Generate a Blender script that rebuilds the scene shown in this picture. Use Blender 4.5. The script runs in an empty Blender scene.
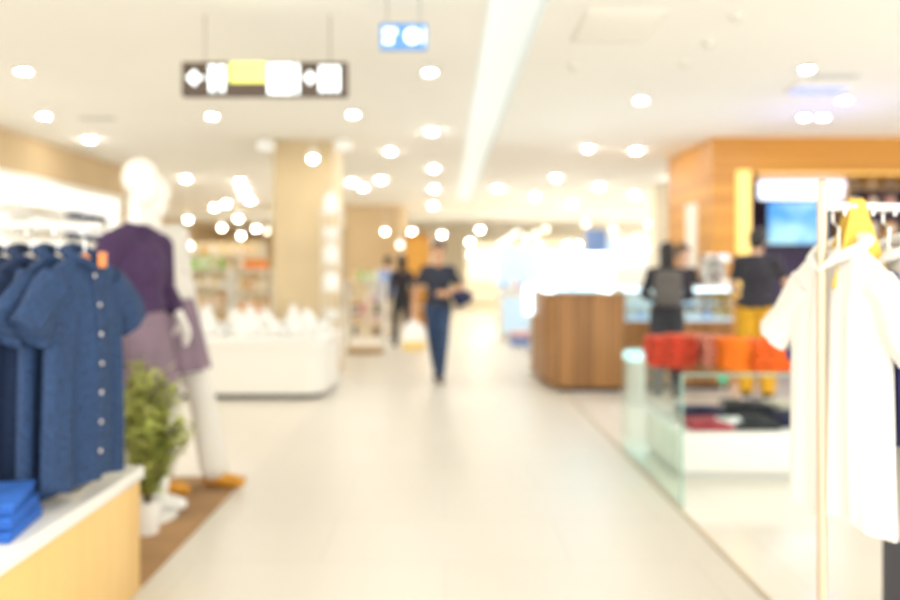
import bpy, bmesh, math, random
from mathutils import Vector, Matrix, Euler
random.seed(7)
sc = bpy.context.scene
COL = sc.collection
PI = math.pi
# ------------------------------------------------------------------ camera, world, exposure
CAMH, F, VX, VY, ZC = 1.4, 750.0, 445.0, 270.0, 3.1      # eye height, focal length in px, vanishing point, ceiling
cam_d = bpy.data.cameras.new('camera'); cam = bpy.data.objects.new('camera', cam_d); COL.objects.link(cam)
cam.location = (0, 0, CAMH); cam.rotation_euler = (PI/2, 0, 0)
cam_d.sensor_width = 36; cam_d.lens = 36*F/900
cam_d.shift_x = (450-VX)/900; cam_d.shift_y = -(300-VY)/900
cam_d.dof.use_dof = True; cam_d.dof.focus_distance = 1.15
cam_d.dof.aperture_fstop = (cam_d.lens/1000)/(12.2*1.15/F)
cam_d.clip_start = 0.05; cam_d.clip_end = 200
sc.camera = cam
sc.view_settings.view_transform = 'Standard'; sc.view_settings.look = 'None'
sc.view_settings.gamma = 1; sc.view_settings.use_curve_mapping = False
sc.view_settings.exposure = 1.5
w = bpy.data.worlds.new('world'); sc.world = w; w.use_nodes = True
w.node_tree.nodes['Background'].inputs[0].default_value = (1.0, .97, .92, 1)
w.node_tree.nodes['Background'].inputs[1].default_value = 1.12
sc.cycles.max_bounces = 8; sc.cycles.diffuse_bounces = 4; sc.cycles.glossy_bounces = 3
sc.cycles.transparent_max_bounces = 12; sc.cycles.caustics_reflective = False; sc.cycles.caustics_refractive = False
BULB = 130.0
def area(name, loc, rot, sx, sy, power, col):
    l = bpy.data.lights.new(name, 'AREA'); l.shape = 'RECTANGLE'; l.size = sx; l.size_y = sy; l.energy = power; l.color = col
    o = bpy.data.objects.new(name, l); COL.objects.link(o); o.location = loc; o.rotation_euler = rot; return o

def P(px, py, Y): return Vector(((px-VX)/F*Y, Y, CAMH-(py-VY)/F*Y))
def PX(px, Y): return (px-VX)/F*Y
def PZ(py, Y): return CAMH-(py-VY)/F*Y

# ------------------------------------------------------------------ materials
M = {}
def mat(name, col, rough=.6, metal=0, emit=None, es=1.0, var=.0, vscale=8, bump=0, bscale=60, sheen=0, spec=.5, coat=0):
    m = bpy.data.materials.new(name); m.use_nodes = True; nt = m.node_tree; b = nt.nodes['Principled BSDF']
    b.inputs['Base Color'].default_value = (*col, 1); b.inputs['Roughness'].default_value = rough
    b.inputs['Metallic'].default_value = metal; b.inputs['Specular IOR Level'].default_value = spec
    b.inputs['Coat Weight'].default_value = coat
    if sheen: b.inputs['Sheen Weight'].default_value = sheen
    if emit: b.inputs['Emission Color'].default_value = (*emit, 1); b.inputs['Emission Strength'].default_value = es
    tc = nt.nodes.new('ShaderNodeTexCoord')
    if var:
        n = nt.nodes.new('ShaderNodeTexNoise'); n.inputs['Scale'].default_value = vscale; n.inputs['Detail'].default_value = 4
        nt.links.new(tc.outputs['Object'], n.inputs['Vector'])
        r = nt.nodes.new('ShaderNodeValToRGB'); nt.links.new(n.outputs['Fac'], r.inputs['Fac'])
        r.color_ramp.elements[0].position = .35; r.color_ramp.elements[1].position = .65
        r.color_ramp.elements[0].color = (*[max(0, c*(1-var)) for c in col], 1); r.color_ramp.elements[1].color = (*[min(1, c*(1+var)) for c in col], 1)
        nt.links.new(r.outputs['Color'], b.inputs['Base Color'])
    if bump:
        n = nt.nodes.new('ShaderNodeTexNoise'); n.inputs['Scale'].default_value = bscale
        nt.links.new(tc.outputs['Object'], n.inputs['Vector'])
        bp = nt.nodes.new('ShaderNodeBump'); bp.inputs['Strength'].default_value = bump; bp.inputs['Distance'].default_value = .01
        nt.links.new(n.outputs['Fac'], bp.inputs['Height']); nt.links.new(bp.outputs['Normal'], b.inputs['Normal'])
    M[name] = m; return m
def wood(name, c1, c2, axis='Z', planks=5.0, rough=.45, gap=.06):
    """plank boards of streaky timber; axis = direction of the grain"""
    m = bpy.data.materials.new(name); m.use_nodes = True; nt = m.node_tree; b = nt.nodes['Principled BSDF']; L = nt.links.new
    tc = nt.nodes.new('ShaderNodeTexCoord'); mp = nt.nodes.new('ShaderNodeMapping'); L(tc.outputs['Object'], mp.inputs['Vector'])
    s = {'X': (.6, 9, 9), 'Y': (9, .6, 9), 'Z': (9, 9, .6)}[axis]; mp.inputs['Scale'].default_value = s
    n = nt.nodes.new('ShaderNodeTexNoise'); n.inputs['Scale'].default_value = 1.6; n.inputs['Detail'].default_value = 6; L(mp.outputs[0], n.inputs['Vector'])
    # plank tone: floor of the coordinate across the grain, fed to white noise
    sx = nt.nodes.new('ShaderNodeSeparateXYZ'); L(tc.outputs['Object'], sx.inputs[0])
    ad = nt.nodes.new('ShaderNodeMath'); ad.operation = 'ADD'
    if axis == 'Z': L(sx.outputs[0], ad.inputs[0]); L(sx.outputs[1], ad.inputs[1])
    else: L(sx.outputs[2], ad.inputs[0]); ad.inputs[1].default_value = .013
    mu = nt.nodes.new('ShaderNodeMath'); mu.operation = 'MULTIPLY'; mu.inputs[1].default_value = planks; L(ad.outputs[0], mu.inputs[0])
    fl = nt.nodes.new('ShaderNodeMath'); fl.operation = 'FLOOR'; L(mu.outputs[0], fl.inputs[0])
    wn = nt.nodes.new('ShaderNodeTexWhiteNoise'); wn.noise_dimensions = '1D'; L(fl.outputs[0], wn.inputs['W'])
    fr = nt.nodes.new('ShaderNodeMath'); fr.operation = 'FRACT'; L(mu.outputs[0], fr.inputs[0])
    gt = nt.nodes.new('ShaderNodeMath'); gt.operation = 'GREATER_THAN'; gt.inputs[1].default_value = gap; L(fr.outputs[0], gt.inputs[0])
    mx = nt.nodes.new('ShaderNodeMath'); mx.operation = 'MULTIPLY_ADD'; mx.inputs[1].default_value = .55
    L(wn.outputs['Value'], mx.inputs[0]); 
    m2 = nt.nodes.new('ShaderNodeMath'); m2.operation = 'MULTIPLY_ADD'; m2.inputs[1].default_value = .9; m2.inputs[2].default_value = -.22; L(n.outputs['Fac'], m2.inputs[0])
    L(m2.outputs[0], mx.inputs[2])
    r = nt.nodes.new('ShaderNodeValToRGB'); r.color_ramp.elements[0].color = (*c1, 1); r.color_ramp.elements[1].color = (*c2, 1); L(mx.outputs[0], r.inputs[0])
    mm = nt.nodes.new('ShaderNodeMix'); mm.data_type = 'RGBA'; mm.inputs[6].default_value = (*[c*.45 for c in c1], 1)
    L(gt.outputs[0], mm.inputs[0]); L(r.outputs[0], mm.inputs[7]); L(mm.outputs[2], b.inputs['Base Color'])
    b.inputs['Roughness'].default_value = rough; M[name] = m
def glass(name, tint=(.93, 1, .97), refl=.1):
    m = bpy.data.materials.new(name); m.use_nodes = True; nt = m.node_tree; nt.nodes.clear(); L = nt.links.new
    o = nt.nodes.new('ShaderNodeOutputMaterial'); t = nt.nodes.new('ShaderNodeBsdfTransparent'); t.inputs[0].default_value = (*tint, 1)
    g = nt.nodes.new('ShaderNodeBsdfGlossy'); g.inputs['Roughness'].default_value = .02
    lw = nt.nodes.new('ShaderNodeLayerWeight'); pw = nt.nodes.new('ShaderNodeMath'); pw.operation = 'POWER'; pw.inputs[1].default_value = 4; L(lw.outputs['Facing'], pw.inputs[0])
    fz = nt.nodes.new('ShaderNodeMath'); fz.operation = 'MULTIPLY_ADD'; fz.inputs[1].default_value = .35; fz.inputs[2].default_value = .04; L(pw.outputs[0], fz.inputs[0])
    mx = nt.nodes.new('ShaderNodeMixShader'); L(fz.outputs[0], mx.inputs[0]); L(t.outputs[0], mx.inputs[1]); L(g.outputs[0], mx.inputs[2]); L(mx.outputs[0], o.inputs[0]); M[name] = m
def tile(name, c, cm, sx, sy, rough, off=0.0, var=.03):
    m = bpy.data.materials.new(name); m.use_nodes = True; nt = m.node_tree; b = nt.nodes['Principled BSDF']; L = nt.links.new
    tc = nt.nodes.new('ShaderNodeTexCoord'); br = nt.nodes.new('ShaderNodeTexBrick'); L(tc.outputs['Object'], br.inputs['Vector'])
    br.offset = off; br.inputs['Scale'].default_value = 1; br.inputs['Brick Width'].default_value = sx; br.inputs['Row Height'].default_value = sy
    br.inputs['Mortar Size'].default_value = .006; br.inputs['Color1'].default_value = (*[v*(1-var) for v in c], 1); br.inputs['Color2'].default_value = (*[v*(1+var) for v in c], 1)
    br.inputs['Mortar'].default_value = (*cm, 1)
    n = nt.nodes.new('ShaderNodeTexNoise'); n.inputs['Scale'].default_value = 1.3; n.inputs['Detail'].default_value = 5; L(tc.outputs['Object'], n.inputs['Vector'])
    mr = nt.nodes.new('ShaderNodeMapRange'); mr.inputs[3].default_value = rough*.93; mr.inputs[4].default_value = rough*1.08; L(n.outputs[0], mr.inputs[0])
    L(br.outputs['Color'], b.inputs['Base Color']); L(mr.outputs[0], b.inputs['Roughness']); M[name] = m

mat('ceiling_paint', (.90, .885, .825), .9, var=.015, vscale=.6)
mat('recess_paint', (.84, .87, .86), .8)
mat('tan_wall', (.64, .49, .29), .8, var=.06, vscale=1)
mat('tan_column', (.64, .51, .31), .6, var=.05, vscale=1.5)
mat('cream_wall', (.80, .72, .56), .85, var=.03, vscale=1)
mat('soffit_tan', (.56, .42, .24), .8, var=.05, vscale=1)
mat('white_gloss', (.86, .85, .81), .25); mat('white_matt', (.84, .82, .76), .7); mat('ceramic', (.90, .90, .87), .15, coat=.4)
mat('pale_grey', (.60, .60, .56), .6); mat('vent_paint', (.80, .78, .70), .7); mat('dark_grey', (.05, .05, .06), .6); mat('slate', (.06, .06, .075), .7)
mat('chrome', (.75, .74, .70), .25, 1); mat('beige_metal', (.62, .50, .36), .35, .5); mat('black', (.012, .012, .014), .6)
mat('wire', (.35, .33, .3), .5, .6)
mat('kerb', (.50, .42, .30), .5)
mat('bulb', (1, 1, 1), .5, emit=(1, .965, .90), es=BULB)
mat('bulb_spot', (1, 1, 1), .5, emit=(1, .93, .82), es=18)
mat('bulb_dim_spot', (1, 1, 1), .5, emit=(1, .84, .64), es=3.0)
mat('track_glow', (1, 1, 1), .5, emit=(1, .95, .86), es=.7)
mat('bulb_cool', (1, 1, 1), .5, emit=(.85, .95, 1), es=14)
mat('bulb_dim', (1, 1, 1), .5, emit=(1, .84, .62), es=BULB*.22)
mat('fill_panel_glow', (1, 1, 1), .5, emit=(1, .90, .72), es=4.0)
mat('strip_glow', (.82, .87, .86), .5, emit=(.87, .97, .97), es=.115)
mat('backlit_white', (.9, .9, .88), .5, emit=(1, .97, .90), es=.26)
mat('cool_glow', (.9, .95, 1), .5, emit=(.72, .92, 1), es=1.5)
mat('cool_glow_soft', (.55, .72, .85), .5, emit=(.55, .82, 1), es=.12)
mat('warm_glow', (.9, .62, .2), .5, emit=(1, .66, .14), es=.26)
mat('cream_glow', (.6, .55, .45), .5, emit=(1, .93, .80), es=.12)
mat('sign_white', (1, 1, 1), .5, emit=(.82, .97, 1), es=.65); mat('sign_yellow', (.9, .9, .2), .5, emit=(.95, .92, .25), es=.24)
mat('sign_body', (.09, .06, .04), .5); mat('sign_blue', (.10, .27, .58), .5, emit=(.16, .40, .85), es=.10)
mat('led_violet', (.2, .2, .8), .5, emit=(.4, .5, 1), es=.35)
mat('screen_frame', (.02, .03, .06), .3)
mat('interior_purple', (.06, .045, .12), .6); mat('menu_glow', (.9, .92, 1), .5, emit=(.72, .80, 1), es=.75)
mat('teal_glow', (.6, .95, .95), .4, emit=(.40, .90, 1), es=.5)
wood('oak_yellow', (.50, .27, .07), (.72, .45, .16), 'Z', 6)
wood('plinth_wood', (.74, .46, .15), (.84, .58, .22), 'Z', 2.2, .4, -1)
wood('kiosk_wood', (.20, .09, .025), (.48, .23, .07), 'Z', 5)
wood('portal_wood', (.50, .20, .018), (.70, .34, .04), 'X', 8)
wood('shelf_wood', (.50, .33, .15), (.66, .46, .24), 'X', 3)
mat('rug_brown', (.38, .22, .10), .95, var=.18, vscale=3, bump=.3, bscale=200)
glass('clear_glass'); mat('glass_edge', (.30, .48, .40), .2); glass('counter_glass', (.9, .97, 1))
tile('aisle_tile', (.70, .665, .59), (.65, .61, .54), 1.2, .6, .36, .5, .015)
tile('shop_tile', (.86, .83, .76), (.80, .77, .69), .8, .8, .13, 0, .015)
tile('left_tile', (.74, .69, .60), (.68, .63, .54), .8, .8, .35, 0, .02)
mat('denim', (.018, .048, .125), .85, var=.55, vscale=110, bump=.5, bscale=220)
mat('navy', (.014, .032, .085), .85, var=.35, vscale=110, bump=.4, bscale=200)
mat('royal_blue', (.02, .12, .48), .8, var=.15, vscale=8)
mat('indigo', (.045, .04, .16), .85, var=.2, vscale=12)
mat('white_cloth', (.70, .67, .61), .9, bump=.15, bscale=40, sheen=.2); mat('cream_cloth', (.64, .59, .49), .9, bump=.2, bscale=40)
mat('purple_knit', (.058, .027, .085), .9, var=.12, vscale=20, bump=.4, bscale=120); mat('mauve', (.22, .155, .20), .85, var=.08, vscale=10)
mat('mannequin', (.86, .83, .76), .35); mat('mustard', (.62, .28, .02), .5); mat('button', (.75, .70, .66), .3)
mat('skin', (.66, .36, .20), .55); mat('skin_light', (.72, .44, .28), .55); mat('hair', (.012, .009, .008), .5); mat('hair_brown', (.04, .02, .012), .5)
mat('tee_black', (.028, .026, .036), .85); mat('tee_navy', (.028, .033, .055), .85); mat('jeans', (.025, .055, .13), .8, var=.3, vscale=10)
mat('ochre', (.68, .36, .015), .8, var=.1, vscale=10); mat('hoodie', (.032, .028, .036), .9); mat('backpack', (.11, .10, .095), .8)
mat('lips', (.40, .13, .10), .5); mat('eye_white', (.8, .8, .78), .3)
mat('orange_cloth', (.86, .20, .008), .85, var=.12, vscale=14, bump=.3, bscale=90); mat('deep_orange', (.80, .13, .01), .85, var=.15, vscale=14)
mat('red_cloth', (.58, .055, .02), .85, var=.6, vscale=32); mat('pink_check', (.62, .24, .17), .85, var=.45, vscale=30)
mat('wine', (.42, .07, .09), .85, var=.15); mat('charcoal', (.03, .033, .04), .9, var=.3, vscale=20); mat('navy_dark', (.02, .024, .07), .9, var=.2)
mat('leaf', (.46, .52, .13), .5, var=.45, vscale=14); mat('leaf_pale', (.60, .60, .22), .5, var=.2, vscale=9); mat('stem', (.16, .10, .03), .7); mat('soil', (.05, .03, .02), 1)
mat('g_green', (.32, .60, .08), .5); mat('g_orange', (.90, .28, .03), .5); mat('g_white', (.86, .83, .76), .5); mat('g_cream', (.80, .66, .40), .5)
mat('g_amber', (.72, .36, .05), .5); mat('g_dark', (.05, .05, .035), .5); mat('g_pink', (.70, .36, .34), .5); mat('g_blue', (.22, .36, .72), .5); mat('g_brown', (.28, .14, .06), .6)
mat('yellow_cloth', (.78, .52, .08), .8); mat('orange_plastic', (.92, .30, .08), .35, emit=(1, .3, .08), es=.0); mat('green_tag', (.05, .55, .30), .5)
mat('bag_white', (.88, .86, .82), .5); mat('bag_yellow', (.85, .62, .20), .5); mat('clear_plastic', (.8, .86, .85), .3)
# TV picture: soft blue gradient made of noise, it is a lit screen
def screen(name, c1, c2, es):
    m = bpy.data.materials.new(name); m.use_nodes = True; nt = m.node_tree; b = nt.nodes['Principled BSDF']; L = nt.links.new
    tc = nt.nodes.new('ShaderNodeTexCoord'); n = nt.nodes.new('ShaderNodeTexNoise'); n.inputs['Scale'].default_value = 2.2; L(tc.outputs['Object'], n.inputs['Vector'])
    r = nt.nodes.new('ShaderNodeValToRGB'); r.color_ramp.elements[0].position = .4; r.color_ramp.elements[1].position = .6
    r.color_ramp.elements[0].color = (*c1, 1); r.color_ramp.elements[1].color = (*c2, 1); L(n.outputs[0], r.inputs[0])
    L(r.outputs[0], b.inputs['Emission Color']); b.inputs['Emission Strength'].default_value = es; b.inputs['Base Color'].default_value = (.02, .02, .03, 1); M[name] = m
screen('tv_picture', (.06, .38, .95), (.45, .85, 1.0), .42)

# ------------------------------------------------------------------ helpers
class MB:
    def __init__(s): s.bm = bmesh.new()
    def box(s, x0, x1, y0, y1, z0, z1, bev=0, seg=2):
        r = bmesh.ops.create_cube(s.bm, size=1); vs = r['verts']
        for v in vs: v.co = Vector(((x0+x1)/2+v.co.x*(x1-x0), (y0+y1)/2+v.co.y*(y1-y0), (z0+z1)/2+v.co.z*(z1-z0)))
        if bev: bmesh.ops.bevel(s.bm, geom=list({e for v in vs for e in v.link_edges}), offset=bev, segments=seg, affect='EDGES', profile=.5)
        return s
    def lathe(s, prof, c=(0, 0, 0), n=20, sx=1, sy=1):
        rings = []
        for r, z in prof:
            if r < 1e-5: rings.append([s.bm.verts.new((c[0], c[1], c[2]+z))])
            else: rings.append([s.bm.verts.new((c[0]+r*sx*math.cos(2*PI*k/n), c[1]+r*sy*math.sin(2*PI*k/n), c[2]+z)) for k in range(n)])
        for a, b in zip(rings, rings[1:]):
            for k in range(n):
                k2 = (k+1) % n
                q = [a[k % len(a)], a[k2 % len(a)], b[k2 % len(b)], b[k % len(b)]]
                q = list(dict.fromkeys(q))
                if len(q) > 2:
                    try: s.bm.faces.new(q)
                    except ValueError: pass
        for r in (rings[0], rings[-1]):
            if len(r) > 2:
                try: s.bm.faces.new(r)
                except ValueError: pass
        return s
    def tube(s, pts, r, n=10):
        pts = [Vector(p) for p in pts]; rs = r if isinstance(r, (list, tuple)) else [r]*len(pts)
        rings = []; up = None
        for i, p in enumerate(pts):
            t = (pts[min(i+1, len(pts)-1)]-pts[max(i-1, 0)]).normalized()
            if up is None: up = t.orthogonal().normalized()
            up = (up-t*up.dot(t)); up = up.normalized() if up.length > 1e-6 else t.orthogonal().normalized()
            q = t.cross(up)
            rings.append([s.bm.verts.new(p+(up*math.cos(2*PI*k/n)+q*math.sin(2*PI*k/n))*rs[i]) for k in range(n)])
        for a, b in zip(rings, rings[1:]):
            for k in range(n): s.bm.faces.new((a[k], a[(k+1) % n], b[(k+1) % n], b[k]))
        s.bm.faces.new(rings[0]); s.bm.faces.new(rings[-1]); return s
    def ball(s, c, rx, ry=None, rz=None, sub=2, rot=None):
        ry = rx if ry is None else ry; rz = rx if rz is None else rz
        vs = bmesh.ops.create_icosphere(s.bm, subdivisions=sub, radius=1)['verts']
        for v in vs:
            d = Vector((v.co.x*rx, v.co.y*ry, v.co.z*rz))
            if rot: d.rotate(rot)
            v.co = d+Vector(c)
        return s
    def cap(s, a, b, ra, rb, n=12):
        a = Vector(a); b = Vector(b); s.tube([a, b], [ra, rb], n); s.ball(a, ra, sub=2); s.ball(b, rb, sub=2); return s
    def prism(s, pts, y0, y1, bev=0):
        """outline in x,z extruded along y"""
        f = s.bm.faces.new([s.bm.verts.new((x, y0, z)) for x, z in pts])
        r = bmesh.ops.extrude_face_region(s.bm, geom=[f]); vs = [g for g in r['geom'] if isinstance(g, bmesh.types.BMVert)]
        for v in vs: v.co.y = y1
        return s
    def plan(s, pts, z0, z1):
        f = s.bm.faces.new([s.bm.verts.new((x, y, z0)) for x, y in pts])
        r = bmesh.ops.extrude_face_region(s.bm, geom=[f])
        for g in r['geom']:
            if isinstance(g, bmesh.types.BMVert): g.co.z = z1
        return s
    def build(s, name, m, parent=None, smooth=True, loc=None):
        bmesh.ops.recalc_face_normals(s.bm, faces=s.bm.faces)
        me = bpy.data.meshes.new(name); s.bm.to_mesh(me); s.bm.free()
        o = bpy.data.objects.new(name, me); COL.objects.link(o)
        me.materials.append(M[m] if isinstance(m, str) else m)
        if smooth:
            for p in me.polygons: p.use_smooth = True
            try: me.set_sharp_from_angle(angle=math.radians(38))
            except Exception: pass
        if parent: o.parent = parent
        if loc: o.location = loc
        return o
    def blob(s, name, m, parent=None, voxel=.012, smooth=4):
        o = s.build('tmp_'+name, m, None)
        a = o.modifiers.new('r', 'REMESH'); a.mode = 'VOXEL'; a.voxel_size = voxel; a.use_smooth_shade = True
        b = o.modifiers.new('s', 'SMOOTH'); b.iterations = smooth; b.factor = .5
        dg = bpy.context.evaluated_depsgraph_get(); me = bpy.data.meshes.new_from_object(o.evaluated_get(dg))
        bpy.data.objects.remove(o); me.name = name
        for p in me.polygons: p.use_smooth = True
        if not me.materials: me.materials.append(M[m])
        r = bpy.data.objects.new(name, me); COL.objects.link(r)
        if parent: r.parent = parent
        return r
def thing(name, label, cat, loc=(0, 0, 0), rz=0, group=None, scale=1):
    o = bpy.data.objects.new(name, None); COL.objects.link(o); o.location = loc; o.rotation_euler = (0, 0, rz); o.scale = (scale,)*3
    return tag(o, label, cat, group)
def tag(o, label, cat, group=None):
    o['label'] = label; o['category'] = cat
    if group: o['group'] = group
    return o
def struct(o): o['kind'] = 'structure'; return o
def copy_tree(o, parent=None):
    c = o.copy(); COL.objects.link(c); c.parent = parent
    for ch in list(o.children): copy_tree(ch, c)
    return c
ORD = ['first', 'second', 'third', 'fourth', 'fifth', 'sixth', 'seventh', 'eighth', 'ninth', 'tenth', 'eleventh', 'twelfth', 'thirteenth', 'fourteenth']

# ------------------------------------------------------------------ setting
XE, XL = 1.37, -1.33
struct(MB().box(-1.33, XE, .0, 31, -.1, 0).build('floor', 'aisle_tile', smooth=False))
struct(MB().box(XE, 12, 0, 31, -.1, 0.004).build('floor', 'shop_tile', smooth=False))
struct(MB().box(-9, XL, 0, 31, -.1, 0).build('floor', 'left_tile', smooth=False))
struct(MB().box(XE-.012, XE+.012, 0, 31, -.02, .006).build('trim_1', 'kerb', smooth=False))
# ceiling with a slot for the light strip
SX0, SX1, SY1 = .27, .655, 19.4
cb = MB(); cb.box(-9, SX0, 0, 31, ZC, ZC+.15); cb.box(SX1, 12, 0, 31, ZC, ZC+.15); cb.box(SX0, SX1, SY1, 31, ZC, ZC+.15)
struct(cb.build('ceiling', 'ceiling_paint', smooth=False))
struct(MB().box(-9, 12, 22.0, 22.3, ZC-.17, ZC).build('trim_2', 'recess_paint', smooth=False))
t = thing('ceiling_light_strip', 'long cool white light strip recessed in the ceiling above the aisle', 'ceiling light', (0, 0, ZC))
MB().box(SX0, SX1, 0, SY1, .10, .13).build('diffuser', 'strip_glow', t, False)
MB().box(SX0, SX0+.01, 0, SY1, -.004, .1).box(SX1-.01, SX1, 0, SY1, -.004, .1).build('trim', 'recess_paint', t, False)
# walls
struct(MB().box(-5.6, -5.3, 3, 12.4, 2.62, ZC).build('soffit', 'soffit_tan', smooth=False)).name = 'trim_3'
struct(MB().box(-5.7, -5.36, 3, 12.4, 0, 2.62).build('wall_left', 'cream_wall', smooth=False))
struct(MB().box(-9, -.9, 30, 30.3, 0, ZC).build('wall_back', 'tan_wall', smooth=False))
struct(MB().box(-.9, 12, 30, 30.3, 0, ZC).build('wall_back_right', 'cream_wall', smooth=False))
struct(MB().box(-9.2, -9, 12.4, 30.3, 0, ZC).build('wall_left_rear', 'tan_wall', smooth=False))
struct(MB().box(PX(345, 19.6), PX(402, 19.6), 19.6, 22.0, 0, ZC).build('wall_middle', 'tan_wall', smooth=False))
t = thing('backlit_panel', 'large white backlit wall panel behind the denim shirt rack', 'light panel', (-5.3, 0, 0))
MB().box(0, .03, 5.2, 12.1, .5, 2.52).build('diffuser', 'backlit_white', t, False)
MB().box(0, .045, 5.1, 5.2, .4, 2.6).box(0, .045, 12.1, 12.2, .4, 2.6).box(0, .045, 5.2, 12.1, 2.52, 2.6).box(0, .045, 5.2, 12.1, .4, .5).build('frame', 'white_matt', t, False)
# column
YC = 9.8; cx0, cx1 = PX(273, YC), PX(333, YC)
t = MB().box(cx0, cx1, YC, YC+.85, 0, ZC, .015).build('column', 'tan_column'); struct(t)
struct(MB().box(cx0-.02, cx1+.02, YC-.02, YC+.87, 0, .12, .004).build('baseboard_column', 'shelf_wood'))
for nm, px, lab in (('left', 266, 'small pale exit light box under the ceiling at left side of the tan column'), ('right', 343, 'small pale exit light box under the ceiling at right side of the tan column')):
    c = P(px, 146, 9.5); t = thing('exit_light', lab, 'light', c)
    MB().box(-.11, .11, -.04, .04, -.07, .07, .01).build('housing', 'white_matt', t); MB().box(-.09, .09, -.046, -.04, -.05, .05).build('lens', 'recess_paint', t)
    MB().box(-.015, .015, -.015, .015, .07, ZC-c.z).build('bracket', 'white_matt', t)

# ------------------------------------------------------------------ downlights
def downlight(px, py, label, m='bulb', r=.075, zc=ZC, group='recessed ceiling downlights'):
    Y = (zc-CAMH)*F/(VY-py); dz = r*(.25 if Y < 9 else .7); t = thing('downlight', label, 'ceiling light', (PX(px, Y), Y, zc), 0, group)
    MB().lathe([(r+.03, 0), (r+.03, -.006), (r+.008, -.010), (r, -.004), (r, 0)], n=24).build('trim_ring', 'white_matt', t)
    MB().lathe([(r, -.002), (r*.95, -dz*.35), (r*.7, -dz*.7), (r*.4, -dz*.92), (0, -dz)], n=20).build('lamp', m, t)
    return t
DL = [
 (24, 71, 'bright round downlight at far upper left above the wall soffit'),
 (45, 116, 'round downlight above the tan soffit, second from upper left corner'),
 (90, 139, 'round downlight close above the edge of the tan soffit beside mannequin head'),
 (212, 116, 'single round downlight below left end of the hanging direction sign'),
 (353, 114, 'single round downlight below right end of the hanging direction sign'),
 (186, 178, 'single small downlight right of the mannequin heads'),
 (390, 151, 'round downlight between the tan column and the aisle row of lights'),
 (430, 72, 'round downlight beside the blue sign, nearest of the aisle row'),
 (432, 131, 'second nearest downlight of the row left of the light strip'),
 (434, 168, 'third downlight of the row left of the light strip'),
 (434, 188, 'fourth downlight of the row left of the light strip'),
 (433, 205, 'fifth downlight of the row left of the light strip'),
 (434, 217, 'farthest downlight of the row left of the light strip'),
 (240, 181, 'uppermost downlight of the tight cluster left of the column'),
 (245, 190, 'middle downlight of the tight cluster left of the column'),
 (250, 200, 'lowest downlight of the tight cluster left of the column'),
 (214, 207, 'left one of two downlights side by side left of the column cluster'),
 (226, 203, 'right one of two downlights side by side left of the column cluster'),
 (352, 182, 'left one of two touching downlights right of the column'),
 (363, 187, 'right one of two touching downlights right of the column'),
 (392, 206, 'round downlight between the big glowing lamp and the aisle row'),
 (498, 188, 'round downlight just right of the far end of the light strip'),
 (480, 217, 'small downlight right of and beyond the end of the light strip'),
 (588, 148, 'large oval downlight near ceiling middle, left of a matching pair'),
 (636, 150, 'large oval downlight near the wooden portal, right of a matching pair'),
 (556, 177, 'downlight in the middle of the right ceiling, below left of the oval pair'),
 (599, 186, 'downlight right of centre below the oval pair'),
 (535, 196, 'faint downlight between light strip end and right ceiling middle'),
 (572, 203, 'downlight directly under the gap between the middle ones'),
 (635, 194, 'pale downlight left of the wooden portal edge'),
 (665, 202, 'downlight nearest to the lower left edge of the wooden portal'),
 (673, 177, 'downlight touching the upper left edge of the wooden portal'),
 (556, 217, 'downlight just above the showcase kiosk, left one near the bulkhead'),
 (634, 215, 'downlight just above the bulkhead left of the wooden portal'),
 (641, 100, 'large bright downlight in the right ceiling below the vent'),
 (807, 69, 'upper downlight over the wooden portal'),
 (844, 100, 'rightmost large downlight over the wooden portal'),
 (804, 117, 'left one of twin downlights just above the portal fascia'),
 (823, 117, 'right one of twin downlights just above the portal fascia')]
for px, py, lab in DL: downlight(px, py, lab, r=.046 if py < 130 else (.05 if py < 175 else .058))
downlight(381, 179, 'dim orange tinted downlight right of the column', 'bulb_dim')
downlight(362, 207, 'big cool white glowing lamp beside the tan middle wall', 'bulb_cool', r=.17)
def pendant(px, py, Y, label, m='bulb_spot', r=.10):
    c = P(px, py, Y); t = thing('spotlight', label, 'spotlight', c, 0, 'hanging spotlights in the far shops')
    MB().tube([(0, 0, .08), (0, 0, ZC-c.z)], .006, 6).build('stem', 'white_matt', t)
    MB().lathe([(r*.5, .12), (r*.9, .1), (r+.01, 0), (r, 0), (r*.7, .05), (0, .06)], n=16).build('lamp_shade', 'white_matt', t)
    MB().ball((0, 0, 0), r*.92).build('bulb', m, t)
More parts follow.
